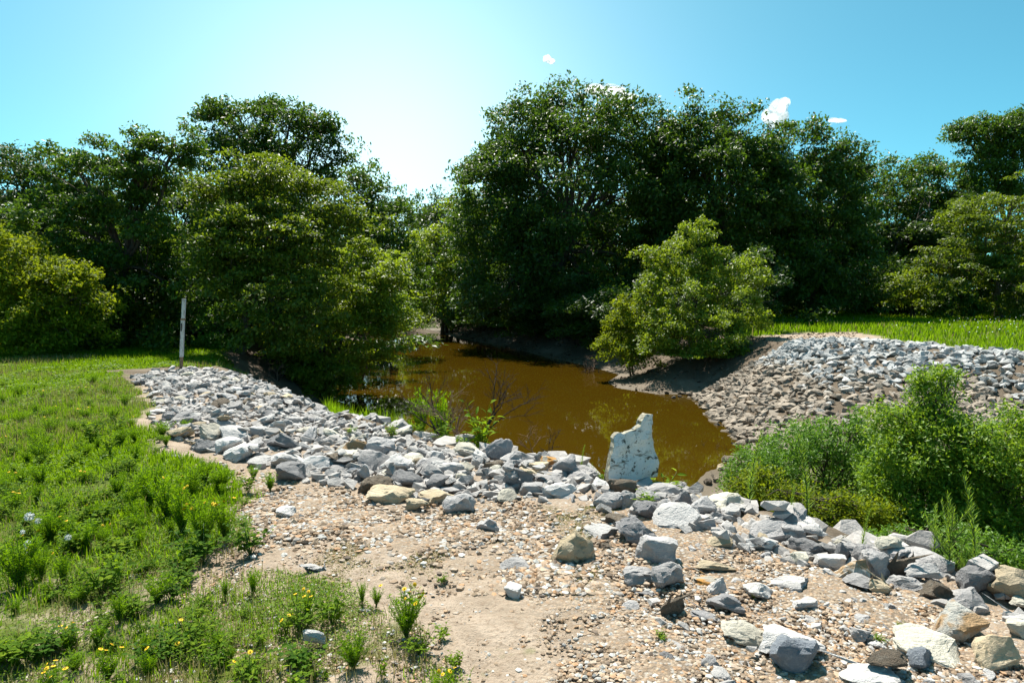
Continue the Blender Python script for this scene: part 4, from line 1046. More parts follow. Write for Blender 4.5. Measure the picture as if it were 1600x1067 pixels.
M['riprap'] = riprap_mat('riprap_stone', False); M['riprapstuff'] = riprap_mat('riprap_small_stone', True)
zz = H(pp[:, 0], pp[:, 1])
order = np.argsort(-rr)
pxs = 800 + pp[:, 0] / pp[:, 1] * F
vis = (np.abs(pp[:, 0]) < pp[:, 1] * 0.78) & ~((pxs > 1210) & (ss > 0.75))
score = np.where(vis, rr / np.hypot(pp[:, 0], pp[:, 1]), 0)
bigset = set(np.argsort(-score)[:300].tolist())
acc = Acc()
for i in order:
    x, y = pp[i]; r = rr[i]
    W = r * g.uniform(0.9, 1.2); D = r * g.uniform(0.7, 0.95); Hh = r * g.uniform(0.42, 0.65)
    if zz[i] < WATER_Z - 0.12: continue
    z = settle(x, y, W * .5, D * .5, Hh, 0.34, 0.05)
    rz = g.uniform(0, 6.28); tl = (g.normal() * 0.3, g.normal() * 0.3)
    if i in bigset:
        sty = g.choice(['block', 'wedge', 'slab'], p=[.5, .3, .2])
        o = put_rock(x, y, z, (W, D, Hh), 'riprap', sty, int(g.integers(0, 30)), (tl[0], tl[1], rz), 'riprap_stone')
        px = pxs[i]
        low = zz[i] < -0.62
        row = 'at the water line' if zz[i] < -1.32 else 'low on the far bank' if zz[i] < -0.95 else 'half way up far bank' if zz[i] < -0.45 else 'near the far bank top' if zz[i] < -0.1 else 'on the far bank edge'
        where = [n_ for p_, n_ in [(0, 'at the mud end'), (1135, 'right of the mud end'), (1190, 'above the water corner'), (1240, 'above the grey green bush'), (1300, 'behind the grey green bush'), (1360, 'between the two tall bushes'),
                 (1420, 'behind the pointed bush'), (1480, 'right of the pointed bush'), (1540, 'near the right edge'), (1590, 'at the right edge')] if px >= p_][-1]
        lb = f"{'large' if r > 0.33 else 'medium'} {dict(block='blocky', wedge='pointed', slab='flat')[sty]} {'brown' if low else 'grey'} stone {row}, {where}"
        tag(o, lb, 'stone', 'alike: ' + lb)
    else:
        low_stone(acc, x, y, z, (W, D, Hh), rz, tl)
o = link('riprap_rubble', acc.mesh('riprap_rubble', M['riprapstuff'])); tag(o, 'smaller riprap stones covering the far bank', kind='stuff')
# muddy stones at the near right toe of the pond
for k, (px, py, w, mat) in enumerate([(1140, 712, 24, 'brown'), (1128, 728, 20, 'tan'), (1160, 726, 26, 'brown'), (1180, 738, 30, 'brown'), (1118, 746, 24, 'brown'), (1150, 745, 30, 'brown'), (1105, 750, 20, 'brown'), (1190, 722, 20, 'tan')]):
    x, y = at(px, py, WATER_Z + 0.1); s = w / ppm(y)
    o = put_rock(x, y, h1(x, y) + s * 0.2, (s, s * .8, s * .7), mat, 'wedge', k, (g.normal() * .2, g.normal() * .2, g.uniform(0, 6)))
    tag(o, ['uppermost left muddy stone at the pond corner beside the bushes', 'small tan muddy stone below the uppermost one at the pond corner', 'middle brown muddy stone in the heap at the pond corner', 'lower right muddy stone at the pond corner under the small dark bush',
            'lower left muddy stone at the pond corner by the water', 'bottom middle muddy stone at the pond corner', 'muddy stone at the pond corner farthest to the left', 'tan muddy stone at the pond corner close to the riprap'][k], 'rock', 'muddy stones at the pond corner')
for k, (px, py, w) in enumerate([(1052, 622, 9), (1066, 616, 10), (1078, 618, 12), (1062, 620, 7), (1152, 692, 9)]):
    x, y = at(px, py, WATER_Z); s = w / ppm(y)
    o = put_rock(x, y, WATER_Z + s * 0.15, (s, s * .8, s * .7), 'brown', 'round', k, (0, 0, g.uniform(0, 6)))
    tag(o, ['wet stone farthest left in the shallows off the riprap foot', 'middle upper wet stone in the shallows off the riprap foot', 'wet stone nearest the riprap foot at its mud end', 'tiniest wet stone in the shallows off the riprap foot', 'lone wet stone in the water beside the lower riprap edge'][k], 'rock', 'wet stones in the shallow water')

# ------------------------------------------------------------------ white broken slab
m = NT('peeling_white_paint')
co = m.objco()
n1 = m.noise(co, 4.0, 6, 0.65); n2 = m.noise(co, 13.0, 6, 0.7); n3 = m.noise(co, 45.0, 3, 0.6)
b = m.mix(m.ramp(n1, [(0.4, 0.0), (0.6, 1.0)]), (0.66, 0.67, 0.63), (0.52, 0.60, 0.62))
b = m.mix(m.math('MULTIPLY', m.ramp(m.noise(co, 2.6, 4), [(0.5, 0.0), (0.65, 1.0)]), 0.6), b, (0.55, 0.50, 0.40))
b = m.mix(m.ramp(n2, [(0.565, 0.0), (0.60, 1.0)]), b, (0.06, 0.065, 0.05))
st2 = m.n('ShaderNodeMapping', ins={0: co, 'Rotation': (0, R(38), 0), 'Scale': (2.2, 1, 7.5)}).outputs[0]
b = m.mix(m.math('MULTIPLY', m.ramp(m.noise(st2, 2.0, 6, 0.7), [(0.57, 0.0), (0.62, 1.0)]), 0.85), b, (0.13, 0.14, 0.11))
b = m.mix(m.math('MULTIPLY', m.ramp(n3, [(0.6, 0.0), (0.68, 1.0)]), 0.6), b, (0.16, 0.15, 0.11))
M['slab'] = m.done(m.principled(b, 0.75, 0.3, m.bump(m.math('ADD', n2, m.math('MULTIPLY', n3, 0.5)), 0.8, 0.02)))
M['slabedge'] = plain_material('raw_slab_edge', (0.34, 0.31, 0.24), 0.95, 0.1, 0.5, 30, 1.0, 0.02)
prof = [(345, 640), (352, 590), (368, 505), (380, 440), (390, 372), (400, 350), (420, 335), (445, 334), (462, 345), (482, 343), (500, 336), (530, 330), (552, 324), (566, 332), (580, 318), (602, 298),
        (618, 280), (622, 268), (612, 258), (618, 246), (636, 222), (652, 206), (664, 202), (680, 208), (698, 208), (704, 216), (696, 240), (694, 262), (704, 274), (704, 290), (694, 300),
        (693, 330), (697, 370), (700, 420), (708, 460), (718, 510), (730, 560), (736, 600), (730, 650), (726, 720), (340, 720)]
SY = at(998, 762, 0.0)[1] + 0.42
ppts = [at_y(880 + a / 4.85, 600 + b_ / 4.85, SY) for a, b_ in prof]
cx = sum(p.x for p in ppts) / len(ppts); zb = min(p.z for p in ppts)
yaw = R(16)
P2 = [((p.x - cx) / math.cos(yaw), p.z - zb) for p in ppts]
bm = bmesh.new()
fr = [bm.verts.new((a, 0.0, b_)) for a, b_ in P2]
face = bm.faces.new(fr)
bmesh.ops.triangulate(bm, faces=[face])
for _ in range(3):
    le = [e for e in bm.edges if e.calc_length() > 0.07]
    if le: bmesh.ops.subdivide_edges(bm, edges=le, cuts=1)
    bmesh.ops.triangulate(bm, faces=[f for f in bm.faces if len(f.verts) > 3])
ex = bmesh.ops.extrude_face_region(bm, geom=list(bm.faces))
ev = [v for v in ex['geom'] if isinstance(v, bmesh.types.BMVert)]
for v in ev: v.co.y += 0.085
bm.normal_update()
for f in bm.faces: f.material_index = 1 if abs(f.normal.y) < 0.5 else 0
for v in bm.verts:
    q = v.co * 5
    v.co.y += 0.030 * mnoise.fractal(q, 0.8, 2, 4) + 0.05 * math.sin(v.co.x * 4)
    v.co.x += 0.008 * mnoise.noise(v.co * 22); v.co.z += 0.008 * mnoise.noise(v.co * 22 + Vector((9, 3, 1)))
bmesh.ops.recalc_face_normals(bm, faces=bm.faces)
sme = bpy.data.meshes.new('broken_slab'); bm.to_mesh(sme); bm.free()
sme.materials.append(M['slab']); sme.materials.append(M['slabedge'])
slab = link('broken_slab', sme); slab.location = (cx, SY, zb); slab.scale = (1.08, 1.0, 0.93); slab.rotation_euler = (R(-4), 0, yaw)
tag(slab, 'white broken slab with peeling paint and a jagged horn standing among the rocks', 'slab')

# ------------------------------------------------------------------ white post
m = NT('weathered_white_paint')
co = m.objco(); st = m.n('ShaderNodeMapping', ins={0: co, 'Scale': (9.0, 9.0, 1.6)}).outputs[0]
n1 = m.noise(st, 3.0, 6, 0.7); n2 = m.noise(co, 40, 3, 0.6)
b = m.mix(m.ramp(n1, [(0.48, 0.0), (0.62, 1.0)]), (0.56, 0.55, 0.55), (0.30, 0.27, 0.25))
b = m.mix(m.ramp(n2, [(0.62, 0.0), (0.68, 1.0)]), b, (0.13, 0.11, 0.10))
M['postpaint'] = m.done(m.principled(b, 0.7, 0.3, m.bump(n1, 0.5, 0.01)))
M['postwood'] = plain_material('bare_post_wood', (0.23, 0.155, 0.10), 0.9, 0.1, 0.4, 25, 0.6, 0.01)
M['dark'+'mark'] = plain_material('dark_print', (0.035, 0.033, 0.035), 0.8, 0.2, 0.3, 60)
PY = at(283, 578, 0.0)[1]; pb = at_y(283, 578, PY); ptp = at_y(287, 468, PY)
root = empty('marker_post', (pb.x, PY, h1(pb.x, PY))); tag(root, 'leaning white painted post with bare wooden foot behind the far rocks', 'post')
hp = ptp.z - root.location.z; lean = (ptp.x - pb.x) / hp
def board(name, z0, z1, w, d, mat, y=0.0, dx=0.0, parent=None, taper=1.0):
    bm = bmesh.new(); bmesh.ops.create_cube(bm, size=1.0)
    for v in bm.verts:
        k = taper if v.co.z > 0 else 1.0
        zz_ = z0 + (v.co.z + .5) * (z1 - z0)
        v.co = Vector((v.co.x * w * k + lean * zz_ + dx, v.co.y * d * k + y, zz_))
    bmesh.ops.bevel(bm, geom=list(bm.edges), offset=min(w, d, z1 - z0) * 0.08, segments=1, affect='EDGES')
    me = bpy.data.meshes.new(name); bm.to_mesh(me); bm.free()
    return link(name, me, parent or root, M[mat])
board('bare_foot', -0.25, hp * 0.185, 0.054, 0.054, 'postwood')
board('lower_section', hp * 0.185 + .001, hp * 0.715, 0.064, 0.060, 'postpaint')
board('upper_section', hp * 0.725, hp, 0.062, 0.056, 'postpaint', 0.0, 0.006)
board('band', hp * 0.707, hp * 0.733, 0.072, 0.068, 'postwood', 0.0, 0.002)
board('dark_mark', hp * 0.555, hp * 0.665, 0.022, 0.006, 'darkmark', -0.0325, -0.010)
board('end_cap', hp + .001, hp + 0.014, 0.066, 0.060, 'postpaint', 0.0, 0.006)
# stub stakes and a stick lying on the ground

# clods of dried mud and rotten bark on the bare banks
g = np.random.default_rng(88)
acc = Acc()
for zone_px, zz0, n_, s0, s1 in [([(930, 570), (1000, 560), (1150, 535), (1230, 530), (1220, 545), (1100, 605), (1000, 608), (960, 598)], -0.9, 1500, 0.03, 0.16),
                       ([(690, 514), (860, 548), (940, 566), (900, 545), (780, 520)], -1.2, 500, 0.05, 0.22), ([(340, 575), (430, 578), (520, 610), (480, 612), (410, 590)], -0.3, 400, 0.03, 0.12),
                       ([(1130, 528), (1240, 520), (1340, 520), (1330, 532), (1230, 536), (1140, 538)], 0, 500, 0.03, 0.12)]:
    P_ = ipoly(zone_px, zz0); lo, hi = P_.min(0), P_.max(0); k = 0
    while k < n_:
        q = g.uniform(lo, hi, (n_ * 3, 2)); q = q[inside(q[:, 0], q[:, 1], P_)][:n_ - k]; k += len(q)
        hz = H(q[:, 0], q[:, 1])
        for (x, y), z_ in zip(q, hz):
            r = s0 + (s1 - s0) * g.uniform() ** 2.5
            low_stone(acc, x, y, z_ + r * 0.08, (r, r * g.uniform(.5, 1), r * g.uniform(.25, .6)), g.uniform(0, 6), (g.normal() * .4, g.normal() * .4))
m = NT('dried_mud'); cm = m.ramp(m.island(), [(0.0, (0.05, 0.037, 0.025)), (0.6, (0.12, 0.09, 0.063)), (1.0, (0.23, 0.185, 0.14))])
o = link('mud_clods', acc.mesh('mud_clods', m.done(m.principled(cm, 0.95, 0.1)))); tag(o, 'clods of dried mud and rotten bark on the bare banks', kind='stuff')

# ------------------------------------------------------------------ grass and ground cover
def blades(p, hgt, wid, g, lean=0.45, seg=2):
    """bent blades standing on points p"""
    n = len(p)
    z = H(p[:, 0], p[:, 1])
    a = g.uniform(0, 6.283, n); l = g.uniform(0.1, 1.0, n) * lean
    dx, dy = np.cos(a), np.sin(a); sx, sy = -dy, dx
    base = np.stack([p[:, 0], p[:, 1], z - 0.01], -1)
    def P(t, w):
        off = hgt * (l * t * t)
        c = base + np.stack([dx * off, dy * off, hgt * t * (1 - 0.25 * l * t)], -1)
        s = np.stack([sx, sy, np.zeros(n)], -1) * (wid * w)[:, None]
        return c, s
    c0, s0 = P(0, 0.5 * np.ones(n)); c1, s1 = P(0.55, 0.42 * np.ones(n)); c2, _ = P(1.0, np.zeros(n))
    v = np.stack([c0 - s0, c0 + s0, c1 + s1, c1 - s1, c2], 1).reshape(-1, 3)
    i = np.arange(n)[:, None] * 5
    return v, i + np.array([[0, 1, 2, 3]]), i + np.array([[3, 2, 4]])
def sample(poly, n, g, dens=None, ybias=1.0, fr=0.82):
    lo, hi = poly.min(0), poly.max(0)
    lo = np.maximum(lo, [-45, 1.9]); hi = np.minimum(hi, [45, 62])
    out = np.zeros((0, 2)); tries = 0
    while len(out) < n and tries < 400:
        tries += 1
        m_ = 80000
        y = lo[1] + (hi[1] - lo[1]) * g.uniform(0, 1, m_) ** ybias
        x = g.uniform(lo[0], hi[0], m_)
        k = (np.abs(x) < y * fr + 0.3)
        x, y = x[k], y[k]
        xw_, yw_ = warp(x, y)
        k = inside(xw_, yw_, poly)
        x, y = x[k], y[k]
        if dens is not None:
            k = g.uniform(size=len(x)) < dens(x, y); x, y = x[k], y[k]
            if poly is grass_left:                     # the turf thins out towards its edge
                k = (y > 9) | (g.uniform(size=len(x)) < np.clip(soft(x, y, poly, 0.9), 0.05, 1)); x, y = x[k], y[k]
        out = np.concatenate([out, np.stack([x, y], -1)])
    return out[:n]
g = np.random.default_rng(91)
def blade_obj(name, label, sets, mat):
    V, Q, T3 = [], [], []; n0 = 0
    for v, q, t in sets:
        V.append(v); Q.append(q + n0); T3.append(t + n0); n0 += len(v)
    o = link(name, np_mesh(name, np.concatenate(V), [np.concatenate(Q), np.concatenate(T3)], M[mat]))
    return tag(o, label, kind='stuff')
def thin_out(b):
    v, q, t = b                                    # one triangle per blade where blades are a pixel wide
    v = v.reshape(-1, 5, 3)[:, [0, 1, 4]].reshape(-1, 3)
    return v, np.zeros((0, 4), int), np.arange(len(v)).reshape(-1, 3)
def bset(poly, n, h0, h1_, w0, w1, dens=None, ybias=1.0, lean=0.5):
    p = sample(poly, n, g, dens, ybias)
    far = np.clip(p[:, 1] / 18, 0.25, 2.0)
    hh = g.uniform(h0, h1_, len(p)) * (0.75 + 0.5 * (wob(p[:, 0], p[:, 1], 2.2) > 0.1))
    return blades(p, hh, g.uniform(w0, w1, len(p)) * np.maximum(1, far * 1.6), g, lean)
field_near = np.array([q for q in grass_left if q[1] < 59])
patch = lambda f, c, k: (lambda x, y: np.clip(c + k * wob(x, y, f), 0.02, 1))
strip = lambda s, w: (lambda x, y: s * soft(x, y, grass_left, w))
sets = [bset(grass_left, 50000, 0.03, 0.09, 0.006, 0.011, lambda x, y: (y < 9) * np.clip(0.5 + 0.75 * wob(x, y, 2.6), 0.03, 1) * np.clip((y - 2.6) / 3.0, 0.12, 1), 1.2),
        thin_out(bset(grass_left, 60000, 0.05, 0.12, 0.009, 0.014, lambda x, y: (y > 7.5) * (y < 22) * np.clip(0.55 + 0.7 * wob(x, y, 1.6), 0.04, 1), 0.9)),
        bset(grass_thin, 9000, 0.015, 0.06, 0.003, 0.006, lambda x, y: (y > 1.9) * np.clip(0.05 + 0.9 * wob(x, y, 3.1), 0.008, 1) * np.clip((0.2 - x) / 1.4, 0.03, 1), 1.2),
        thin_out(bset(grass_right, 52000, 0.10, 0.24, 0.018, 0.034, lambda x, y: (y < 48) * np.clip(0.75 + 0.4 * wob(x, y, 1.1), 0.2, 1), 0.9))]
blade_obj('grass', 'short bright green grass of the field and the banks', sets, 'grass')
sets = [bset(grass_left, 20000, 0.04, 0.16, 0.003, 0.007, lambda x, y: (y < 16) * np.clip(0.3 + 0.8 * wob(x + 7, y, 1.4), 0.02, 1), 1.3),
        bset(grass_thin, 7000, 0.015, 0.09, 0.002, 0.005, patch(2.3, 0.0, 0.8), 1.3),
        bset(grass_right, 1500, 0.10, 0.3, 0.012, 0.024, lambda x, y: (y < 46) * 1.0, 0.9)]
blade_obj('dry_grass', 'straw coloured dry grass mixed into the field', sets, 'straw')

def mat_leaves(poly, n, size, dens, hgt, ybias=1.2):
    p = sample(poly, n, g, dens, ybias)
    z = H(p[:, 0], p[:, 1]) + g.uniform(0.004, 1, len(p)) ** 1.5 * hgt * np.clip(0.6 + 0.7 * wob(p[:, 0], p[:, 1], 3.3), 0.15, 1.3)
    c = np.stack([p[:, 0], p[:, 1], z], -1)
    d = unit(g.normal(size=(len(p), 3)) * np.array([1, 1, 0.35])); nr = unit(g.normal(size=(len(p), 3)) * 0.45 + np.array([0, 0, 1.0]))
    L = g.uniform(0.6, 1.4, len(p)) * size * np.clip(p[:, 1] / 5, 0.7, 3.0)
    return leaf_quads(c, d, nr, L, L * 0.62)
v = np.concatenate([mat_leaves(grass_left, 60000, 0.021, lambda x, y: (y < 17) * np.clip(0.45 + 0.7 * wob(x + 3, y + 5, 1.7), 0.05, 1) * np.clip((y - 2.4) / 3.0, 0.2, 1), 0.07),
                    mat_leaves(grass_thin, 60000, 0.015, lambda x, y: np.clip(0.25 + 1.0 * wob(x + 3, y + 5, 2.8), 0.0, 1) * np.clip((0.0 - x) / 1.2, 0.015, 1), 0.05)])
o = link('clover', np_mesh('clover', v, quad_faces(len(v) // 4), M['clover'])); tag(o, 'low clover and small leafy weeds between the grass', kind='stuff')
mat_zone = ipoly([(200, 900), (430, 830), (520, 800), (760, 800), (980, 790), (1000, 880), (930, 1000), (980, 1150), (200, 1150)])
v = mat_leaves(mat_zone, 17000, 0.0095, lambda x, y: np.clip(-0.28 + 1.25 * wob(x + 1, y + 2, 4.2), 0.0, 1) + 0.006, 0.016)
v2 = mat_leaves(grass_thin, 14000, 0.010, lambda x, y: np.clip(0.0 + 1.1 * wob(x + 11, y, 3.6), 0.0, 1), 0.02)
v = np.concatenate([v, v2])
o = link('creeping_weeds', np_mesh('creeping_weeds', v, quad_faces(len(v) // 4), M['mat'])); tag(o, 'olive and tan creeping weeds in flat mats on the sand', kind='stuff')

# ------------------------------------------------------------------ weeds, one by one
def stem_tube(acc, pts, r0, r1, sides=4):
    tube(acc, pts, np.linspace(r0, r1, len(pts)), sides)
def feather_meshes(seed, n_stem=26, spread=0.5, leaf=0.075, per=34, dense=1.0):
    """bushy weed of unit height with thread like leaves; returns stem mesh, leaf mesh, flower tips"""
    g = np.random.default_rng(seed); sa = Acc(); C, D, N, tips = [], [], [], []
    for k in range(n_stem):
        a = g.uniform(0, 6.283); s = spread * g.uniform(0.05, 1.0) ** 0.7; hgt = g.uniform(0.62, 1.0) * (1 - 0.22 * s)
        t = np.linspace(0, 1, 5)
        p = np.stack([math.cos(a) * s * t ** 1.25 * 0.85, math.sin(a) * s * t ** 1.25 * 0.85, hgt * t], -1) + g.normal(size=(5, 3)) * 0.012
        p[0] = [g.normal() * 0.02, g.normal() * 0.02, -0.02]
        stem_tube(sa, p, 0.011, 0.004, 3)
        n = int(per * dense)
        tt = g.uniform(0.22, 1.03, n)
        c = np.stack([np.interp(tt, t, p[:, j]) for j in range(3)], -1)
        dd = unit(g.normal(size=(n, 3)) * np.array([1, 1, 0.45]) + np.array([0, 0, 0.75]))
        C.append(c + dd * leaf * 0.45); D.append(dd); N.append(unit(g.normal(size=(n, 3)))); tips.append(p[-1])
    C, D, N = np.concatenate(C), np.concatenate(D), np.concatenate(N)
    L = leaf * g.uniform(0.7, 1.5, len(C))
    v = leaf_quads(C, D, N, L, L * 0.15)
    return sa.mesh('stems', M['stem'], True), np_mesh('foliage', v, quad_faces(len(v) // 4), M['feather']), tips
def broad_leaf(c, d, nrm, L, W):
    """ovate folded leaves, 6 points each"""
    s = unit(np.cross(d, nrm)); n2 = np.cross(s, d); L = L[:, None]; W = W[:, None]
    pts = [c, c + d * L * 0.33 + s * W * 0.5 + n2 * W * 0.16, c + d * L * 0.70 + s * W * 0.36 + n2 * (W * 0.10 - L * 0.05), c + d * L - n2 * L * 0.16,
           c + d * L * 0.70 - s * W * 0.36 + n2 * (W * 0.10 - L * 0.05), c + d * L * 0.33 - s * W * 0.5 + n2 * W * 0.16, c + d * L * 0.36, c + d * L * 0.70 - n2 * L * 0.05]
    return np.stack(pts, 1).reshape(-1, 3)
def broad_faces(n):
    i = np.arange(n)[:, None] * 8
    q = np.concatenate([i + np.array([[6, 1, 2, 7]]), i + np.array([[5, 6, 7, 4]])]); t = np.concatenate([i + np.array([[0, 1, 6]]), i + np.array([[0, 6, 5]]), i + np.array([[7, 2, 3]]), i + np.array([[7, 3, 4]])])
    return [q, t]
def broad_meshes(seed, n_stem=9, spread=0.8, leaf=0.30, per=9, aspect=0.55, mat='weed', upright=0.5):
    g = np.random.default_rng(seed); sa = Acc(); C, D, N, LL, tips = [], [], [], [], []
    for k in range(n_stem):
        a = g.uniform(0, 6.283); s = spread * g.uniform(0.1, 1.0); hgt = g.uniform(0.55, 1.0)
        t = np.linspace(0, 1, 5)
        p = np.stack([math.cos(a) * s * t, math.sin(a) * s * t, hgt * t ** 0.8], -1) + g.normal(size=(5, 3)) * 0.02
        p[0] = [g.normal() * 0.03, g.normal() * 0.03, -0.03]
        stem_tube(sa, p, 0.018, 0.007, 4); tips.append(p[-1])
        tt = np.linspace(0.25, 1.0, per); ph = g.uniform(0, 6) + np.arange(per) * 2.4
        c = np.stack([np.interp(tt, t, p[:, j]) for j in range(3)], -1)
        d = unit(np.stack([np.cos(ph), np.sin(ph), g.uniform(-0.1, 0.7, per) * upright + 0.1], -1) + np.array([math.cos(a), math.sin(a), 0]) * 0.25)
        C.append(c + d * 0.03); D.append(d); N.append(unit(g.normal(size=(per, 3)) * 0.25 + np.array([0, 0, 1.0])))
        LL.append(leaf * g.uniform(0.6, 1.25, per) * (1.15 - 0.5 * tt))
    C, D, N, LL = map(np.concatenate, (C, D, N, LL))
    v = broad_leaf(C, D, N, LL, LL * aspect * g.uniform(0.8, 1.2, len(LL)))
    return sa.mesh('stems', M['stem'], True), np_mesh('foliage', v, broad_faces(len(LL)), M[mat]), tips
# one yellow flower head: ray petals with notched tips round a domed centre
def flower_meshes():
    bm = bmesh.new()
    for k in range(9):
        a = k * 2 * math.pi / 9
        pr = [(0.0, -0.05, 0), (0.30, -0.15, 0.03), (0.52, -0.17, -0.03), (0.46, 0.0, -0.02), (0.52, 0.17, -0.03), (0.30, 0.15, 0.03), (0.0, 0.05, 0)]
        bm.faces.new([bm.verts.new((math.cos(a) * x - math.sin(a) * y, math.sin(a) * x + math.cos(a) * y, z)) for x, y, z in pr])
    me = bpy.data.meshes.new('petals'); bm.to_mesh(me); bm.free(); me.materials.append(M['yellow'])
    bm = bmesh.new(); bmesh.ops.create_icosphere(bm, subdivisions=1, radius=0.19)
    for v in bm.verts: v.co.z = v.co.z * 0.75 + 0.05
    md = bpy.data.meshes.new('flower_centre'); bm.to_mesh(md); bm.free(); md.materials.append(M['disc'])
    return me, md
PETALS, CENTRE = flower_meshes()
FEATHER = [feather_meshes(200 + k, n, s, l, p) for k, (n, s, l, p) in enumerate([(44, 0.50, 0.10, 40), (30, 0.44, 0.10, 40), (36, 0.65, 0.11, 36), (22, 0.36, 0.11, 44)])]
BROAD = [broad_meshes(300, 10, 0.8, 0.34, 8, 0.55, 'weed'), broad_meshes(301, 14, 1.0, 0.30, 8, 0.62, 'darkweed'), broad_meshes(302, 7, 0.6, 0.42, 8, 0.34, 'weed', 0.8), broad_meshes(303, 16, 1.2, 0.24, 7, 0.5, 'weed')]
def place_weed(kind, px, py, hpx, label, group=None, flowers=0, wid=1.0, cat='weed', z=None, name=None, seed=0, yoff=None):
    g = np.random.default_rng(int(px * 7 + py * 13 + seed))
    x, y = at(px, py, 0.0) if z is None else at(px, py, z)
    zz_ = h_fast(x, y)
    if z is None:                                   # keep the foot on the sloping ground
        for _ in range(6): x, y = at(px, py, zz_); zz_ = h_fast(x, y)
    hm = hpx / ppm(math.hypot(y, 0)) * 1.03
    if kind[0] == 'f': wid *= 1.45
    lib = FEATHER if kind[0] == 'f' else BROAD
    st, fo, tips = lib[int(kind[1])]
    root = empty(name or ('feathery_weed' if kind[0] == 'f' else 'broadleaf_weed'), (x, y, zz_), g.uniform(0, 6.28))
    root.scale = (hm * wid, hm * wid, hm)
    tag(root, label, cat, group)
    link('stems', st, root); link('foliage', fo, root)
    if flowers:
        sel = sorted(range(len(tips)), key=lambda i: -tips[i][2])[:max(flowers, 1) * 2]
        for j in g.permutation(sel)[:flowers]:
            t = tips[j]
            f = link('flower', PETALS, root); f.location = (t[0], t[1], t[2] + 0.03)
            sz = g.uniform(0.015, 0.022) / hm
            f.scale = (sz / wid, sz / wid, sz); f.rotation_euler = (g.normal() * 0.45, g.normal() * 0.45, g.uniform(0, 6))
            link('flower_centre', CENTRE, f)
    return root
W_F = 'feathery yellow flowered weeds in the field'; W_B = 'broadleaf weeds in the field'
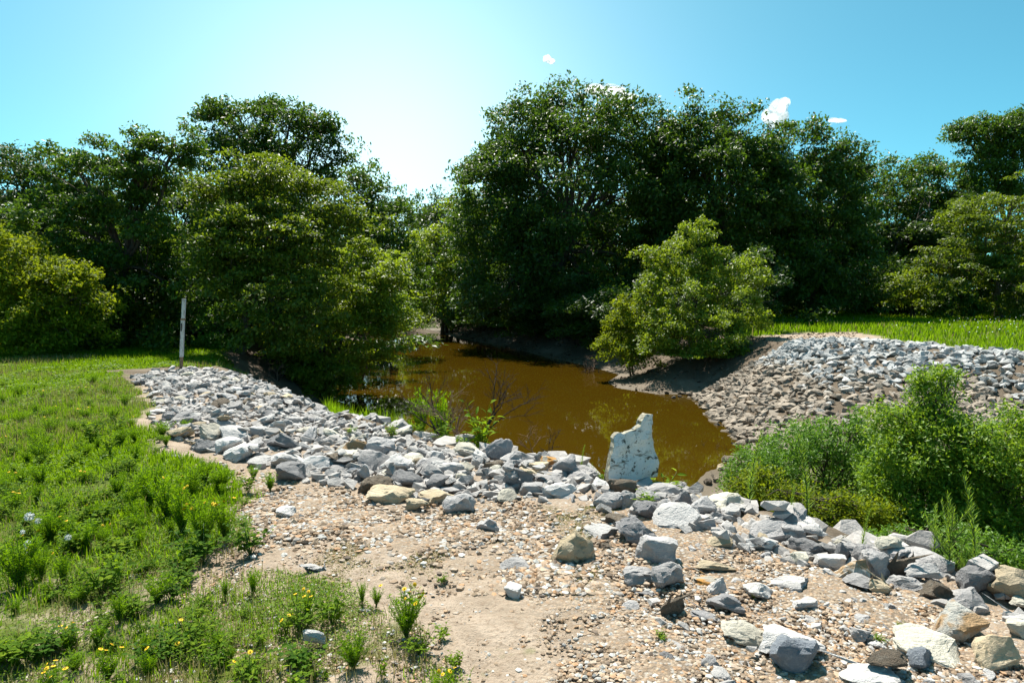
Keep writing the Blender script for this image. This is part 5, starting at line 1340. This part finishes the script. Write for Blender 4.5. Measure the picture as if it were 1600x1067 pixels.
for row in [
  ('f0', 635, 996, 82, 'bushy feathery weed with yellow flowers standing alone on the sand at the bottom', W_F, 9, 0.66),
  ('f1', 588, 948, 34, 'thin feathery weed left of the bushy yellow flowered one', W_F, 1, 0.7),
  ('f1', 566, 945, 40, 'feathery sprout beside a flat grey stone', W_F, 0, 0.5),
  ('f0', 552, 1046, 62, 'feathery weed without flowers at the bottom below the bushy flowered one', W_F, 0, 0.75),
  ('f2', 690, 1100, 60, 'feathery weed with small yellow flowers cut by the bottom edge', W_F, 4, 0.6),
  ('b3', 655, 1022, 40, 'low leafy weed casting shade under the bushy yellow flowered weed', W_B, 0, 1.0),
  ('b2', 690, 1000, 26, 'pale leafy sprout right of the bushy yellow flowered weed', W_B, 0, 1.0),
  ('b0', 712, 1042, 28, 'light green leafy weed near the bottom on the sand', W_B, 0, 0.9),
  ('b2', 596, 1062, 42, 'small leafy weed at the bottom edge below the bushy flowered one', W_B, 0, 0.5),
  ('b1', 318, 880, 54, 'dark leafy weed clump under the yellow flowers at the edge of the field', W_B, 0, 0.95),
  ('b1', 392, 868, 56, 'dark leafy weed clump standing alone on the gravel edge', W_B, 0, 0.72),
  ('f0', 318, 856, 82, 'tall feathery weed with many yellow flowers behind the dark leafy clump', W_F, 10, 0.55),
  ('f0', 352, 846, 70, 'feathery weed leaning right over the gravel with yellow flowers', W_F, 7, 0.5),
  ('f1', 285, 838, 84, 'feathery weed left of the tallest yellow flowered weed', W_F, 3, 0.5),
  ('f2', 262, 812, 76, 'broad feathery weed behind the yellow flowered weeds', W_F, 2, 0.6),
  ('f0', 235, 792, 70, 'tall feathery weed in the middle of the field edge', W_F, 0, 0.55),
  ('f1', 300, 788, 62, 'feathery weed by the edge of the gravel behind the flowers', W_F, 0, 0.6),
  ('f3', 207, 808, 62, 'narrow feathery weed standing in the open grass at the field edge', W_F, 0, 0.5),
  ('f1', 322, 752, 40, 'feathery weed at the left foot of the rock pile', W_F, 0, 0.7),
  ('f2', 345, 768, 38, 'low feathery weed on the gravel below the rock pile', W_F, 0, 0.8),
  ('f1', 422, 768, 32, 'small feathery tuft in front of the big tilted dark rock', W_F, 0, 0.8),
  ('b0', 388, 772, 36, 'leafy weed left of the feathery tuft by the tilted rock', W_B, 0, 0.6),
  ('f2', 255, 682, 26, 'feathery tuft among the stones at the left edge of the pile', W_F, 0, 1.0),
  ('f1', 290, 672, 18, 'small feathery tuft between far stones of the pile', W_F, 0, 1.0),
  ('b2', 172, 712, 46, 'yellow green leafy weed standing up in the field left of the pile', W_B, 0, 0.6),
  ('b0', 142, 690, 44, 'leafy weed among grass in the middle of the left field', W_B, 0, 0.7),
  ('b3', 470, 985, 58, 'wide leafy weed with a few yellow flowers near the white stone', W_B, 0, 0.9),
  ('b0', 520, 975, 58, 'bright leafy weed on the right of the wide leafy one', W_B, 0, 0.7),
  ('f1', 480, 968, 50, 'yellow flowered weed growing through the wide leafy weed', W_F, 6, 0.7),
  ('f3', 352, 936, 34, 'small feathery sprout on the sand left of the upright sprig', W_F, 0, 0.6),
  ('f1', 396, 930, 44, 'upright feathery sprig on the sand below the dark leafy clump', W_F, 0, 0.6),
  ('b3', 300, 1010, 56, 'leafy weed in a loose clump at the bottom left of the sand', W_B, 0, 0.9),
  ('b0', 345, 1046, 44, 'dark leafy weed at the bottom near the loose clump', W_B, 0, 0.8),
  ('b0', 160, 930, 66, 'large leafy weed beside the flat white stone in the field', W_B, 0, 0.8),
  ('b2', 180, 900, 56, 'leafy weed with long leaves behind the flat white stone', W_B, 0, 0.7),
  ('f2', 245, 945, 54, 'feathery weed right of the large leafy weed', W_F, 0, 0.7),
  ('f1', 100, 915, 58, 'feathery weed left of the large leafy weed', W_F, 1, 0.6),
  ('f0', 30, 920, 90, 'dense feathery weed at the left edge under the seed heads', W_F, 2, 0.6),
  ('f2', 65, 905, 60, 'feathery weed near the left edge beside the dense one', W_F, 3, 0.6),
  ('f1', 168, 1068, 60, 'feathery weed with yellow flowers at the bottom left', W_F, 4, 0.7),
  ('f1', 80, 1090, 56, 'yellow flowered weed cut by the bottom edge at the left', W_F, 7, 0.8),
  ('f1', 232, 1062, 50, 'feathery weed with one yellow flower near the bottom', W_F, 1, 0.6),
  ('f3', 188, 978, 56, 'thin feathery weed in front of the large leafy weed', W_F, 0, 0.5),
  ('b0', 20, 1040, 60, 'leafy weed at the bottom left corner', W_B, 0, 0.9),
  ('b3', 110, 1010, 40, 'spreading weed with small leaves at the lower left', W_B, 0, 1.2),
  ('b2', 690, 910, 14, 'tiny green sprout alone on the gravel in the middle', W_B, 0, 1.2),
  ('b0', 405, 1010, 30, 'small leafy weed on the sand between the loose clump and the white stone', W_B, 0, 1.0),
  ('b2', 1374, 1004, 15, 'small bright sprout on the front gravel above the largest white rock', W_B, 0, 1.3),
  ('b2', 1406, 980, 10, 'tiny sprout on the gravel left of the rust stained boulder', W_B, 0, 1.2),
  ('b2', 1033, 1000, 16, 'little green sprout on the gravel below the pitted brown boulder', W_B, 0, 1.2),
  ('f1', 1178, 935, 12, 'tiny green sprout in front of the white rounded block', W_F, 0, 1.0),
]:
    kind, px, py, hp_, lab, grp, fl, wd = row
    if py > 1062: py2 = py
    place_weed(kind, px, py, hp_, lab, grp, fl, wd)
# the rest of the field: many alike weeds
g = np.random.default_rng(120)
LANDS = [(20, 590, 'the far left corner of the field'), (90, 610, 'the flat far grass'), (160, 600, 'the dirt by the white post'), (30, 660, 'the left edge, far from the camera'), (90, 680, 'the middle of the far grass'), (142, 690, 'the leafy weed in mid field'), (172, 712, 'the yellow green leafy weed'),
         (255, 682, 'the tuft among the far stones'), (20, 740, 'the left edge, half way up the field'), (100, 760, 'the bare patch in mid field'), (207, 808, 'the narrow feathery weed'), (235, 792, 'the tall weed at the field edge'), (48, 845, 'the uppermost seed head'), (46, 900, 'the lowest seed head'), (108, 872, 'the lone right seed head'),
         (150, 840, 'the open grass by the seed heads'), (205, 908, 'the flat white stone'), (318, 856, 'the tallest flowered weed'), (322, 752, 'the left foot of the rock pile'), (30, 960, 'the left edge near the bottom'), (150, 972, 'the bleached stick'), (110, 1030, 'the spreading small leaved weed'), (245, 945, 'the weed right of the white stone'),
         (300, 1010, 'the loose leafy clump'), (405, 1010, 'the small leafy weed on the sand'), (470, 985, 'the wide leafy weed'), (345, 1060, 'the dark bottom weed'), (20, 1060, 'the bottom left corner'), (230, 640, 'the far end of the rocks'), (200, 1062, 'the one flowered weed at the bottom'), (390, 868, 'the lone dark leafy clump')]
def scatter_weeds(poly_px, n, kinds, h0, h1_, label, group, fl=0.0, wid=0.7):
    lo = np.array(poly_px, float).min(0); hi = np.array(poly_px, float).max(0); P_ = np.array(poly_px, float); k = 0
    while k < n:
        px = g.uniform(lo[0], hi[0]); py = lo[1] + (hi[1] - lo[1]) * g.uniform() ** 0.9
        if not inside(np.array([px]), np.array([py]), P_)[0]: continue
        sc_ = (py - 450) / 350.0
        kd = kinds[int(g.integers(0, len(kinds)))]; hq = g.uniform(h0, h1_); nf = int(g.uniform() < fl) * int(g.integers(1, 5))
        lm = min(LANDS, key=lambda q: math.hypot(q[0] - px, 2 * (q[1] - py)))
        dx, dy = px - lm[0], py - lm[1]
        side = ('right of' if dx > 0 else 'left of') if abs(dx) > 1.6 * abs(dy) else ('in front of' if dy > 0 else 'behind')
        tall = 'tall' if hq > (h0 + h1_) / 2 else 'short'
        kn = {'f': 'feathery weed', 'b': 'leafy weed'}[kd[0]]
        lb = f"{tall} {kn} {'with ' + ['no', 'one', 'two', 'three', 'four'][nf] + ' yellow flower' + ('s' if nf > 1 else '') + ' ' if nf else ''}{side} {lm[2]}"
        if len(lb.split()) > 16: lb = f"{tall} {kn} {side} {lm[2]}"
        place_weed(kd, px, py, hq * sc_, lb, 'alike: ' + lb, nf, wid * g.uniform(0.8, 1.3), seed=k)
        k += 1
scatter_weeds([(0, 600), (120, 590), (200, 620), (215, 690), (150, 720), (0, 740)], 44, ['f1', 'f2', 'f0', 'f3'], 20, 52, 'feathery weed in the far grass of the left field', 'feathery weeds in the far grass', 0.15, 0.8)
scatter_weeds([(0, 740), (190, 720), (300, 740), (380, 775), (260, 860), (0, 880)], 44, ['f1', 'f2', 'f0', 'f3'], 18, 50, 'feathery weed in the near part of the left field', 'feathery weeds in the near grass', 0.35, 0.7)
scatter_weeds([(0, 600), (190, 600), (215, 690), (260, 760), (240, 860), (0, 900)], 64, ['b0', 'b2', 'b3', 'b0'], 16, 38, 'broadleaf weed mixed into the grass of the left field', 'broadleaf weeds in the grass', 0, 0.9)
scatter_weeds([(0, 890), (250, 880), (420, 960), (520, 1060), (420, 1120), (0, 1120)], 70, ['b3', 'b0', 'b1', 'f1', 'b2', 'b3'], 10, 30, 'small weed on the thin sandy ground at the lower left', 'small weeds on the sand', 0.12, 1.0)
scatter_weeds([(300, 740), (420, 745), (420, 790), (340, 800), (240, 720), (215, 640), (235, 640)], 14, ['f1', 'f3', 'b0'], 14, 30, 'small weed growing at the left edge of the rock pile', 'small weeds at the edge of the rocks', 0, 0.8)

# seed heads of dandelions
def puff_mesh():
    g = np.random.default_rng(5); n = 170
    d = unit(g.normal(size=(n, 3)))
    v = leaf_quads(d * 0.36, d, unit(g.normal(size=(n, 3))), np.full(n, 0.36), np.full(n, 0.09))
    return np_mesh('seed_head', v, quad_faces(n), M['fluff'])
PUFF = puff_mesh()
pst = Acc(); stem_tube(pst, [(0, 0, -0.03), (0.01, 0, .4), (0.0, 0.01, 1.0)], 0.012, 0.010, 5); PSTEM = pst.mesh('stem', M['stem'], True)
for px, py, hpx, dia, lab in [(48, 845, 40, 13, 'round white seed head, uppermost of those in the left grass'), (62, 848, 36, 9, 'loose white seed head right of the uppermost one'), (37, 860, 30, 7, 'small white seed head between the upper and lower pair'),
                              (45, 890, 42, 10, 'white seed head just above the lowest big one'), (46, 900, 42, 13, 'lowest big round white seed head in the left grass'), (108, 872, 34, 9, 'white seed head standing apart to the right of the others')]:
    x, y = at(px, py, 0.0); zz_ = h1(x, y); hm = hpx / ppm(y)
    r = empty('dandelion', (x, y, zz_)); tag(r, lab, 'seed head', 'white seed heads in the left grass')
    s = link('stem', PSTEM, r); s.scale = (hm, hm, hm)
    p = link('seed_head', PUFF, r); p.location = (0, 0, hm); dm = dia / ppm(y) * 1.15; p.scale = (dm,) * 3

# ------------------------------------------------------------------ bushes in the hollow on the right
def bush(name, label, px, py, Y, blobs, mat, n_clump, per, leaf, spread, seed, aspect=0.4, **kw):
    return px_tree(name, label, 'bush', Y, px, [(b[0], b[1], b[2] * 1.12, b[3] * 1.1) for b in blobs], n_clump=n_clump, per=per, leaf=leaf, spread=spread, mat=mat, r0=0.03, seed=seed, hollow=0.35, stems=5, n_twig=90, bump=0.85,
                   flat=0.8, droop=0.1, aspect=aspect, low=-0.95, group='green bushes in the hollow on the right', trunk_name='stems', crown_name='foliage', upbias=0.7, **kw)
bush('bush', 'big grey green bush at the middle of the hollow, left of the tall bright bush', 1300, 760, 7.6,
     [(1300, 690, 52, 34), (1260, 720, 44, 36), (1340, 720, 48, 42), (1225, 745, 30, 30), (1300, 760, 70, 45), (1370, 760, 40, 50), (1345, 680, 26, 18)], 'greybush', 520, 44, 0.042, 0.085, 71)
bush('bush', 'tall bright green bush with a narrow pointed top on the right', 1450, 760, 6.6,
     [(1455, 620, 16, 24), (1450, 665, 42, 34), (1425, 700, 36, 38), (1480, 710, 55, 50), (1430, 760, 52, 52), (1490, 780, 60, 55), (1400, 790, 28, 40), (1440, 596, 6, 12), (1470, 590, 6, 10), (1415, 660, 16, 12)], 'bush', 800, 44, 0.040, 0.080, 72)
bush('bush', 'bright green bush cut by the right edge beside the tall pointed bush', 1580, 760, 6.2,
     [(1570, 700, 50, 36), (1610, 690, 40, 40), (1560, 760, 60, 50), (1620, 770, 60, 60), (1540, 810, 60, 40), (1600, 830, 60, 40), (1520, 680, 20, 14)], 'bush', 680, 44, 0.040, 0.080, 73)
bush('bush', 'low yellow green bush along the edge of the rocks in the hollow', 1290, 800, 6.2,
     [(1250, 790, 34, 22), (1290, 800, 40, 24), (1330, 815, 44, 26), (1210, 775, 26, 20), (1375, 825, 40, 26)], 'bright', 300, 40, 0.036, 0.07, 74)
bush('bush', 'small dark bush at the water corner left of the big grey green bush', 1190, 750, 8.6,
     [(1170, 745, 26, 18), (1200, 735, 28, 24), (1150, 752, 16, 10), (1225, 715, 22, 22)], 'greybush', 170, 40, 0.042, 0.08, 75)
bush('bush', 'dark bush in shade behind the tall bright bush', 1520, 740, 8.6, [(1500, 700, 60, 40), (1560, 720, 70, 50), (1440, 740, 60, 45)], 'greybush', 260, 40, 0.055, 0.11, 76)
bush('bush', 'compound leaved yellow green bush by the rocks near the small dark bush', 1190, 800, 6.4, [(1195, 755, 20, 14), (1180, 775, 20, 16), (1205, 780, 22, 18), (1180, 742, 10, 8)], 'bright', 90, 36, 0.045, 0.06, 77, 0.3)
bush('bush', 'low bush at the foot of the tall bright bush behind the big dark crest block', 1500, 830, 5.4, [(1450, 852, 40, 18), (1510, 860, 44, 18), (1570, 868, 44, 20), (1625, 880, 36, 22), (1405, 846, 26, 13)], 'greybush', 220, 40, 0.036, 0.07, 79)
bush('bush', 'low shrub on the mud below the light shrub, left of the riprap', 1135, 585, 22.0, [(1136, 575, 12, 8), (1130, 582, 10, 5)], 'greybush', 36, 34, 0.09, 0.12, 78)

# tall narrow stalks with whorled leaves
def stalk_meshes(seed, branches=0):
    g = np.random.default_rng(seed); sa = Acc(); C, D, N, LL = [], [], [], []
    def run(p, n, L0):
        t = np.linspace(0, 1, len(p)); tt = np.linspace(0.12, 1.0, n); ph = np.arange(n) * 2.4 + g.uniform(0, 6)
        c = np.stack([np.interp(tt, t, p[:, j]) for j in range(3)], -1)
        d = unit(np.stack([np.cos(ph), np.sin(ph), 0.75 + 0.9 * tt], -1) + g.normal(size=(n, 3)) * 0.12)
        C.append(c); D.append(d); N.append(unit(np.cross(d, np.stack([-np.sin(ph), np.cos(ph), 0 * ph], -1)))); LL.append(L0 * g.uniform(.7, 1.2, n) * (1.1 - 0.55 * tt))
    t = np.linspace(0, 1, 6); p = np.stack([g.normal() * 0.06 * t ** 2, g.normal() * 0.06 * t ** 2, t], -1); p[0, 2] = -0.02
    stem_tube(sa, p, 0.012, 0.005, 5); run(p, 110, 0.13)
    for b in range(branches):
        t0 = g.uniform(0.25, 0.6); a = g.uniform(0, 6.28); L = g.uniform(0.25, 0.42)
        s0 = np.array([0, 0, t0]); q = np.stack([s0[0] + math.cos(a) * L * t * 0.75, s0[1] + math.sin(a) * L * t * 0.75, s0[2] + L * t], -1)
        stem_tube(sa, q, 0.007, 0.003, 4); run(q, 34, 0.10)
    C, D, N, LL = map(np.concatenate, (C, D, N, LL))
    v = leaf_quads(C + D * LL[:, None] * 0.5, D, N, LL, LL * 0.13)
    return sa.mesh('stem', M['stem'], True), np_mesh('leaves', v, quad_faces(len(v) // 4), M['bush'])
STALK = [stalk_meshes(400), stalk_meshes(401, 8), stalk_meshes(402, 4)]
for k, px, py, hpx, yo, lab in [
    (1, 1504, 912, 138, 0, 'tallest branched green stalk growing from the rocks in front of the dark boulder'), (1, 1524, 925, 78, 0, 'shorter branched green stalk right of the tallest one'),
    (0, 1245, 832, 78, 0, 'thin green stalk in front of the tall pale rock, right of its twin'), (0, 1233, 826, 36, 0, 'short thin green stalk at the left end of the tall pale rock'),
    (0, 1272, 800, 118, 1, 'tall thin stalk rising through the big grey green bush'), (0, 1178, 785, 112, 1, 'tall dark green stalk at the left end of the bushes by the water'),
    (0, 1362, 850, 56, 0, 'thin stalk in the low yellow green bush behind the big grey crest rock'), (0, 1478, 868, 76, 0, 'dark stalk left of the tallest branched stalk'),
    (0, 1545, 868, 120, 1, 'long thin stalk against the bright bush near the right edge'), (2, 1597, 945, 40, 0, 'green stalk at the right edge in front of the earth coloured boulder'),
    (0, 910, 742, 46, 0, 'single thin green stalk on the crest between the dead twig and the white slab'), (2, 926, 745, 22, 0, 'short grassy stalk beside the single stalk left of the white slab')]:
    x, y = at(px, py, 0.0)
    y += 0.25 + 0.6 * yo; x = (px - 800) / F * y
    zt = at_y(px, py - hpx, y).z; zz_ = h1(x, y)
    r = empty('green_stalk', (x, y, zz_), g.uniform(0, 6)); hm = max(zt - zz_, 0.1); w_ = min(hm, 0.75)
    r.scale = (w_, w_, hm); tag(r, lab, 'plant', 'tall green stalks among the rocks')
    link('stem', STALK[k][0], r); link('leaves', STALK[k][1], r)

# ------------------------------------------------------------------ plants on the crest and the water slope
def crest_point(px, py, back):
    x, y = at(px, py, 0.0); y += back; return (px - 800) / F * y, y
for kind, px, py, hpx, back, wd, lab in [
    ('b2', 755, 694, 66, 0.15, 0.62, 'yellow green leafy bush on the crest at the foot of the dead bush'), ('b2', 742, 695, 40, 0.3, 0.6, 'lower leaves crowded beside the yellow green crest bush'),
    ('b0', 610, 690, 34, 0.2, 0.7, 'light green leafy plant between the crest rocks left of the dead bush'), ('b0', 650, 684, 28, 0.3, 0.7, 'light leafy plant on the crest just left of the round brown stone'),
    ('b2', 690, 690, 36, 0.3, 0.8, 'loose leafy plant on the crest below the dead bush'), ('b0', 545, 690, 16, 0.2, 0.9, 'small leafy plant in the middle of the rock pile'),
    ('b2', 945, 752, 20, 0.3, 1.2, 'bright leafy sprout at the left foot of the white broken slab'), ('b2', 1040, 755, 18, 0.4, 1.2, 'yellow sprout between the white broken slab and the water corner'),
    ('f1', 655, 660, 60, 1.1, 0.45, 'tall thin pale plant on the slope left of the dead bush'), ('f1', 686, 655, 50, 1.1, 0.5, 'thin green plant on the slope beside the dead bush stem'),
    ('b2', 1012, 795, 14, 0.1, 1.4, 'grass blades on the pale crest rock'), ('b0', 720, 700, 24, 0.1, 0.8, 'small green plant squeezed between crest rocks by the plank like rock')]:
    x, y = crest_point(px, py, back); zz_ = max(h1(x, y), -0.5)
    zz_ = h1(x, y); zt = at_y(px, py - hpx, y).z; hm = max(zt - zz_, 0.12)
    lib = FEATHER if kind[0] == 'f' else BROAD
    st, fo, tips = lib[int(kind[1])]
    r = empty('crest_plant', (x, y, zz_), g.uniform(0, 6)); r.scale = (hm * wd, hm * wd, hm); tag(r, lab, 'plant', 'plants on the crest of the near bank')
    link('stems', st, r); link('foliage', fo, r)
    if 'yellow green' in lab: r.children[1].material_slots[0].link = 'OBJECT'; r.children[1].material_slots[0].material = M['bright']
# tall grass on the slope by the water
gp = []
for k in range(2600):
    px = g.uniform(505, 640); py = 628 + (px - 505) * 0.235 + g.uniform(-8, 14)
    x, y = crest_point(px, py, g.uniform(0.3, 2.6)); gp.append((x, y))
gp = np.array(gp)
s1 = blades(gp, g.uniform(0.12, 0.36, len(gp)), g.uniform(0.006, 0.012, len(gp)), g, 0.5)
blade_obj('bank_grass', 'tall rank grass on the slope between the rocks and the water', [s1], 'grass')
hollow = np.array([(3.6, 8.6), (4.6, 6.4), (5.6, 5.2), (7.2, 3.6), (12, 2.2), (17, 3.5), (17, 7.5), (12, 9.6), (8.5, 11.0), (6.0, 11.6), (4.8, 11.0)])
hp2 = sample(hollow, 16000, g, lambda x, y: np.clip(0.55 + 0.6 * wob(x, y, 1.5), 0.05, 1), 1.0, 9.0)
s2 = thin_out(blades(hp2, g.uniform(0.12, 0.5, len(hp2)), g.uniform(0.008, 0.016, len(hp2)), g, 0.6))
blade_obj('hollow_grass', 'rank grass on the floor of the hollow under the green bushes', [s2], 'grass')

# bare dead bushes
def dead_bush(label, root_xyz, hgt, seed, n0, depth, r0, spreadf=0.75, name='dead_bush', parts=True):
    g = np.random.default_rng(seed)
    root = empty(name, root_xyz); tag(root, label, 'dead bush')
    def grow(acc, p, d, L, r, lev):
        n = 4; t = np.linspace(0, 1, n)[:, None]
        q = p + d * L * t + g.normal(size=(n, 3)) * L * 0.04 * t
        tube(acc, q, np.linspace(r, r * 0.6, n), 4 if lev else 5)
        if lev >= depth: return
        for _ in range(int(g.integers(3, 5))):
            nd = unit(d + g.normal(size=3) * spreadf * np.array([1, 0.8, .7]) + np.array([0, 0, 0.12])); k = g.uniform(0.35, 1.0)
            grow(acc, p + (q[-1] - p) * k, nd, L * g.uniform(0.5, 0.75), r * 0.55, lev + 1)
    for k in range(n0):
        acc = Acc(); a = math.pi * (0.08 + 0.84 * (k + 0.5) / n0) + g.normal() * 0.1
        grow(acc, np.array([0, 0, -0.05]), unit(np.array([math.cos(a) * 0.75, g.normal() * 0.25, 0.55 + 0.45 * math.sin(a)])), hgt * g.uniform(0.38, 0.5), r0, 0)
        link('branch', acc.mesh('branch', M['darktwig'] if k % 2 == 0 else M['twig'], True), root)
    return root
x, y = crest_point(722, 690, 0.9); zz_ = h1(x, y); dead_bush('bare dead bush with fine forked twigs standing against the water', (x, y, zz_), (at_y(722, 572, y).z - zz_) * 1.35, 509, 3, 4, 0.016, 0.6)
x, y = crest_point(848, 705, 0.5); zz_ = h1(x, y); dead_bush('small bare grey twig on the crest left of the white slab', (x, y, zz_), at_y(848, 650, y).z - zz_, 502, 2, 3, 0.007)
x, y = at(1120, 700, WATER_Z); dead_bush('thin bare twigs at the pond corner near the riprap', (x, y, h1(x, y)), 0.6, 503, 3, 2, 0.005)
x, y = at(650, 548, WATER_Z); dead_bush('bare branch sticking out of the water under the overhanging tree', (x, y, WATER_Z - 0.1), 0.7, 504, 2, 2, 0.012)
for k, (px, py, lab) in enumerate([(925, 555, 'grey dead brush lying on the mud under the largest oak'), (955, 562, 'tangle of dead branches beside the small yellow green shrub'), (900, 548, 'dead branches on the shaded mud left of the tangle'), (430, 585, 'dead brush on the dark bank beside the trunk of the broad tree')]):
    Y = 25.5 + 3 * k if k < 3 else 17.6
    x = (px - 800) / F * Y; dead_bush(lab, (x, Y, h1(x, Y)), 1.1 if k < 3 else 0.7, 510 + k, 4, 3, 0.018, 0.9)
# sticks lying on the ground
def stick(label, pxa, pxb, r):
    a, b = at(*pxa), at(*pxb); za, zb_ = h1(*a) + r, h1(*b) + r * 2.5
    acc = Acc(); o_ = np.array([a[0], a[1], za]); e_ = np.array([b[0], b[1], zb_])
    tube(acc, bent(np.random.default_rng(int(pxa[0])), np.zeros(3), e_ - o_, 6, 0.03), np.linspace(r, r * 0.5, 6), 6)
    o = link('stick', acc.mesh('stick', M['stickwood'], True)); o.location = o_; tag(o, label, 'stick')
M['stickwood'] = plain_material('bleached_wood', (0.42, 0.37, 0.30), 0.9, 0.1, 0.35, 30, 0.5, 0.005)
stick('bleached white stick lying across the weeds at the lower left', (130, 978), (172, 962), 0.010)
stick('thin pale stick slanting in the grass at the lower left corner', (40, 1062), (50, 1030), 0.005)
# small white flowers in the right hand grass
wf = sample(ipoly([(1340, 520), (1600, 500), (1600, 548), (1430, 535)]), 90, g, None, 1.0)
wz = H(wf[:, 0], wf[:, 1]) + g.uniform(0.2, 0.34, len(wf))
v = leaf_quads(np.stack([wf[:, 0], wf[:, 1], wz], -1), unit(g.normal(size=(len(wf), 3))), unit(g.normal(size=(len(wf), 3)) * .3 + np.array([0, -.5, 1])), np.full(len(wf), 0.045), np.full(len(wf), 0.04))
o = link('grass_flowers', np_mesh('grass_flowers', v, quad_faces(len(wf)), M['fluff'])); tag(o, 'tiny white flowers dotted through the right hand grass', kind='stuff')

# ------------------------------------------------------------------ clouds
m = NT('cloud_vapour')
lw = m.n('ShaderNodeLayerWeight', ins={0: 0.5}).outputs['Facing']
al = m.ramp(lw, [(0.10, 1.0), (0.85, 0.0)])
dif = m.n('ShaderNodeBsdfDiffuse', ins={0: (0.98, 0.98, 0.98, 1)}).outputs[0]; trl = m.n('ShaderNodeBsdfTranslucent', ins={0: (0.98, 0.98, 0.98, 1)}).outputs[0]
wh = m.n('ShaderNodeMixShader', ins={0: 0.8, 1: dif, 2: trl}).outputs[0]
M['cloud'] = m.done(m.n('ShaderNodeMixShader', ins={0: al, 1: m.n('ShaderNodeBsdfTransparent').outputs[0], 2: wh}).outputs[0])
for lab, puffs, dist, seed in [('small white puffy cloud above the third oak', [(1205, 182, 16, 13), (1216, 170, 15, 15), (1226, 160, 9, 8), (1210, 194, 12, 8), (1220, 180, 12, 12)], 2000, 1),
                               ('tiny white cloud high above the largest oak', [(855, 92, 7, 6), (861, 96, 7, 5)], 2300, 2),
                               ('faint small cloud to the right of the puffy one', [(1302, 188, 9, 4), (1312, 189, 10, 4)], 2300, 3),
                               ('white cloud just showing over the top of the largest oak', [(930, 140, 18, 9), (955, 142, 22, 9), (980, 152, 16, 6)], 2100, 4)]:
    g = np.random.default_rng(700 + seed); acc = Acc()
    bm = bmesh.new(); bmesh.ops.create_icosphere(bm, subdivisions=3, radius=1.0); bm.verts.ensure_lookup_table()
    iv = np.array([v.co for v in bm.verts]); fi = np.array([[v.index for v in f.verts] for f in bm.faces]); bm.free()
    c0 = at_y(puffs[0][0], puffs[0][1], dist)
    for (px, py, rx, ry) in puffs:
        c = np.array(at_y(px, py, dist) - c0); s = 1 / ppm(dist)
        disp = np.array([1 + 0.16 * mnoise.fractal(Vector(q) * 1.5 + Vector((px, py, 0)), 0.9, 2.0, 4) for q in iv])
        acc.add(iv * disp[:, None] * np.array([rx * s, (rx + ry) / 2 * s, ry * s]) + c, fi)
    o = link('cloud', acc.mesh('cloud', M['cloud'], True)); o.location = c0; tag(o, lab, 'cloud')
    rm = o.modifiers.new('one_skin', 'REMESH'); rm.mode = 'VOXEL'; rm.voxel_size = 2.2; rm.use_smooth_shade = True
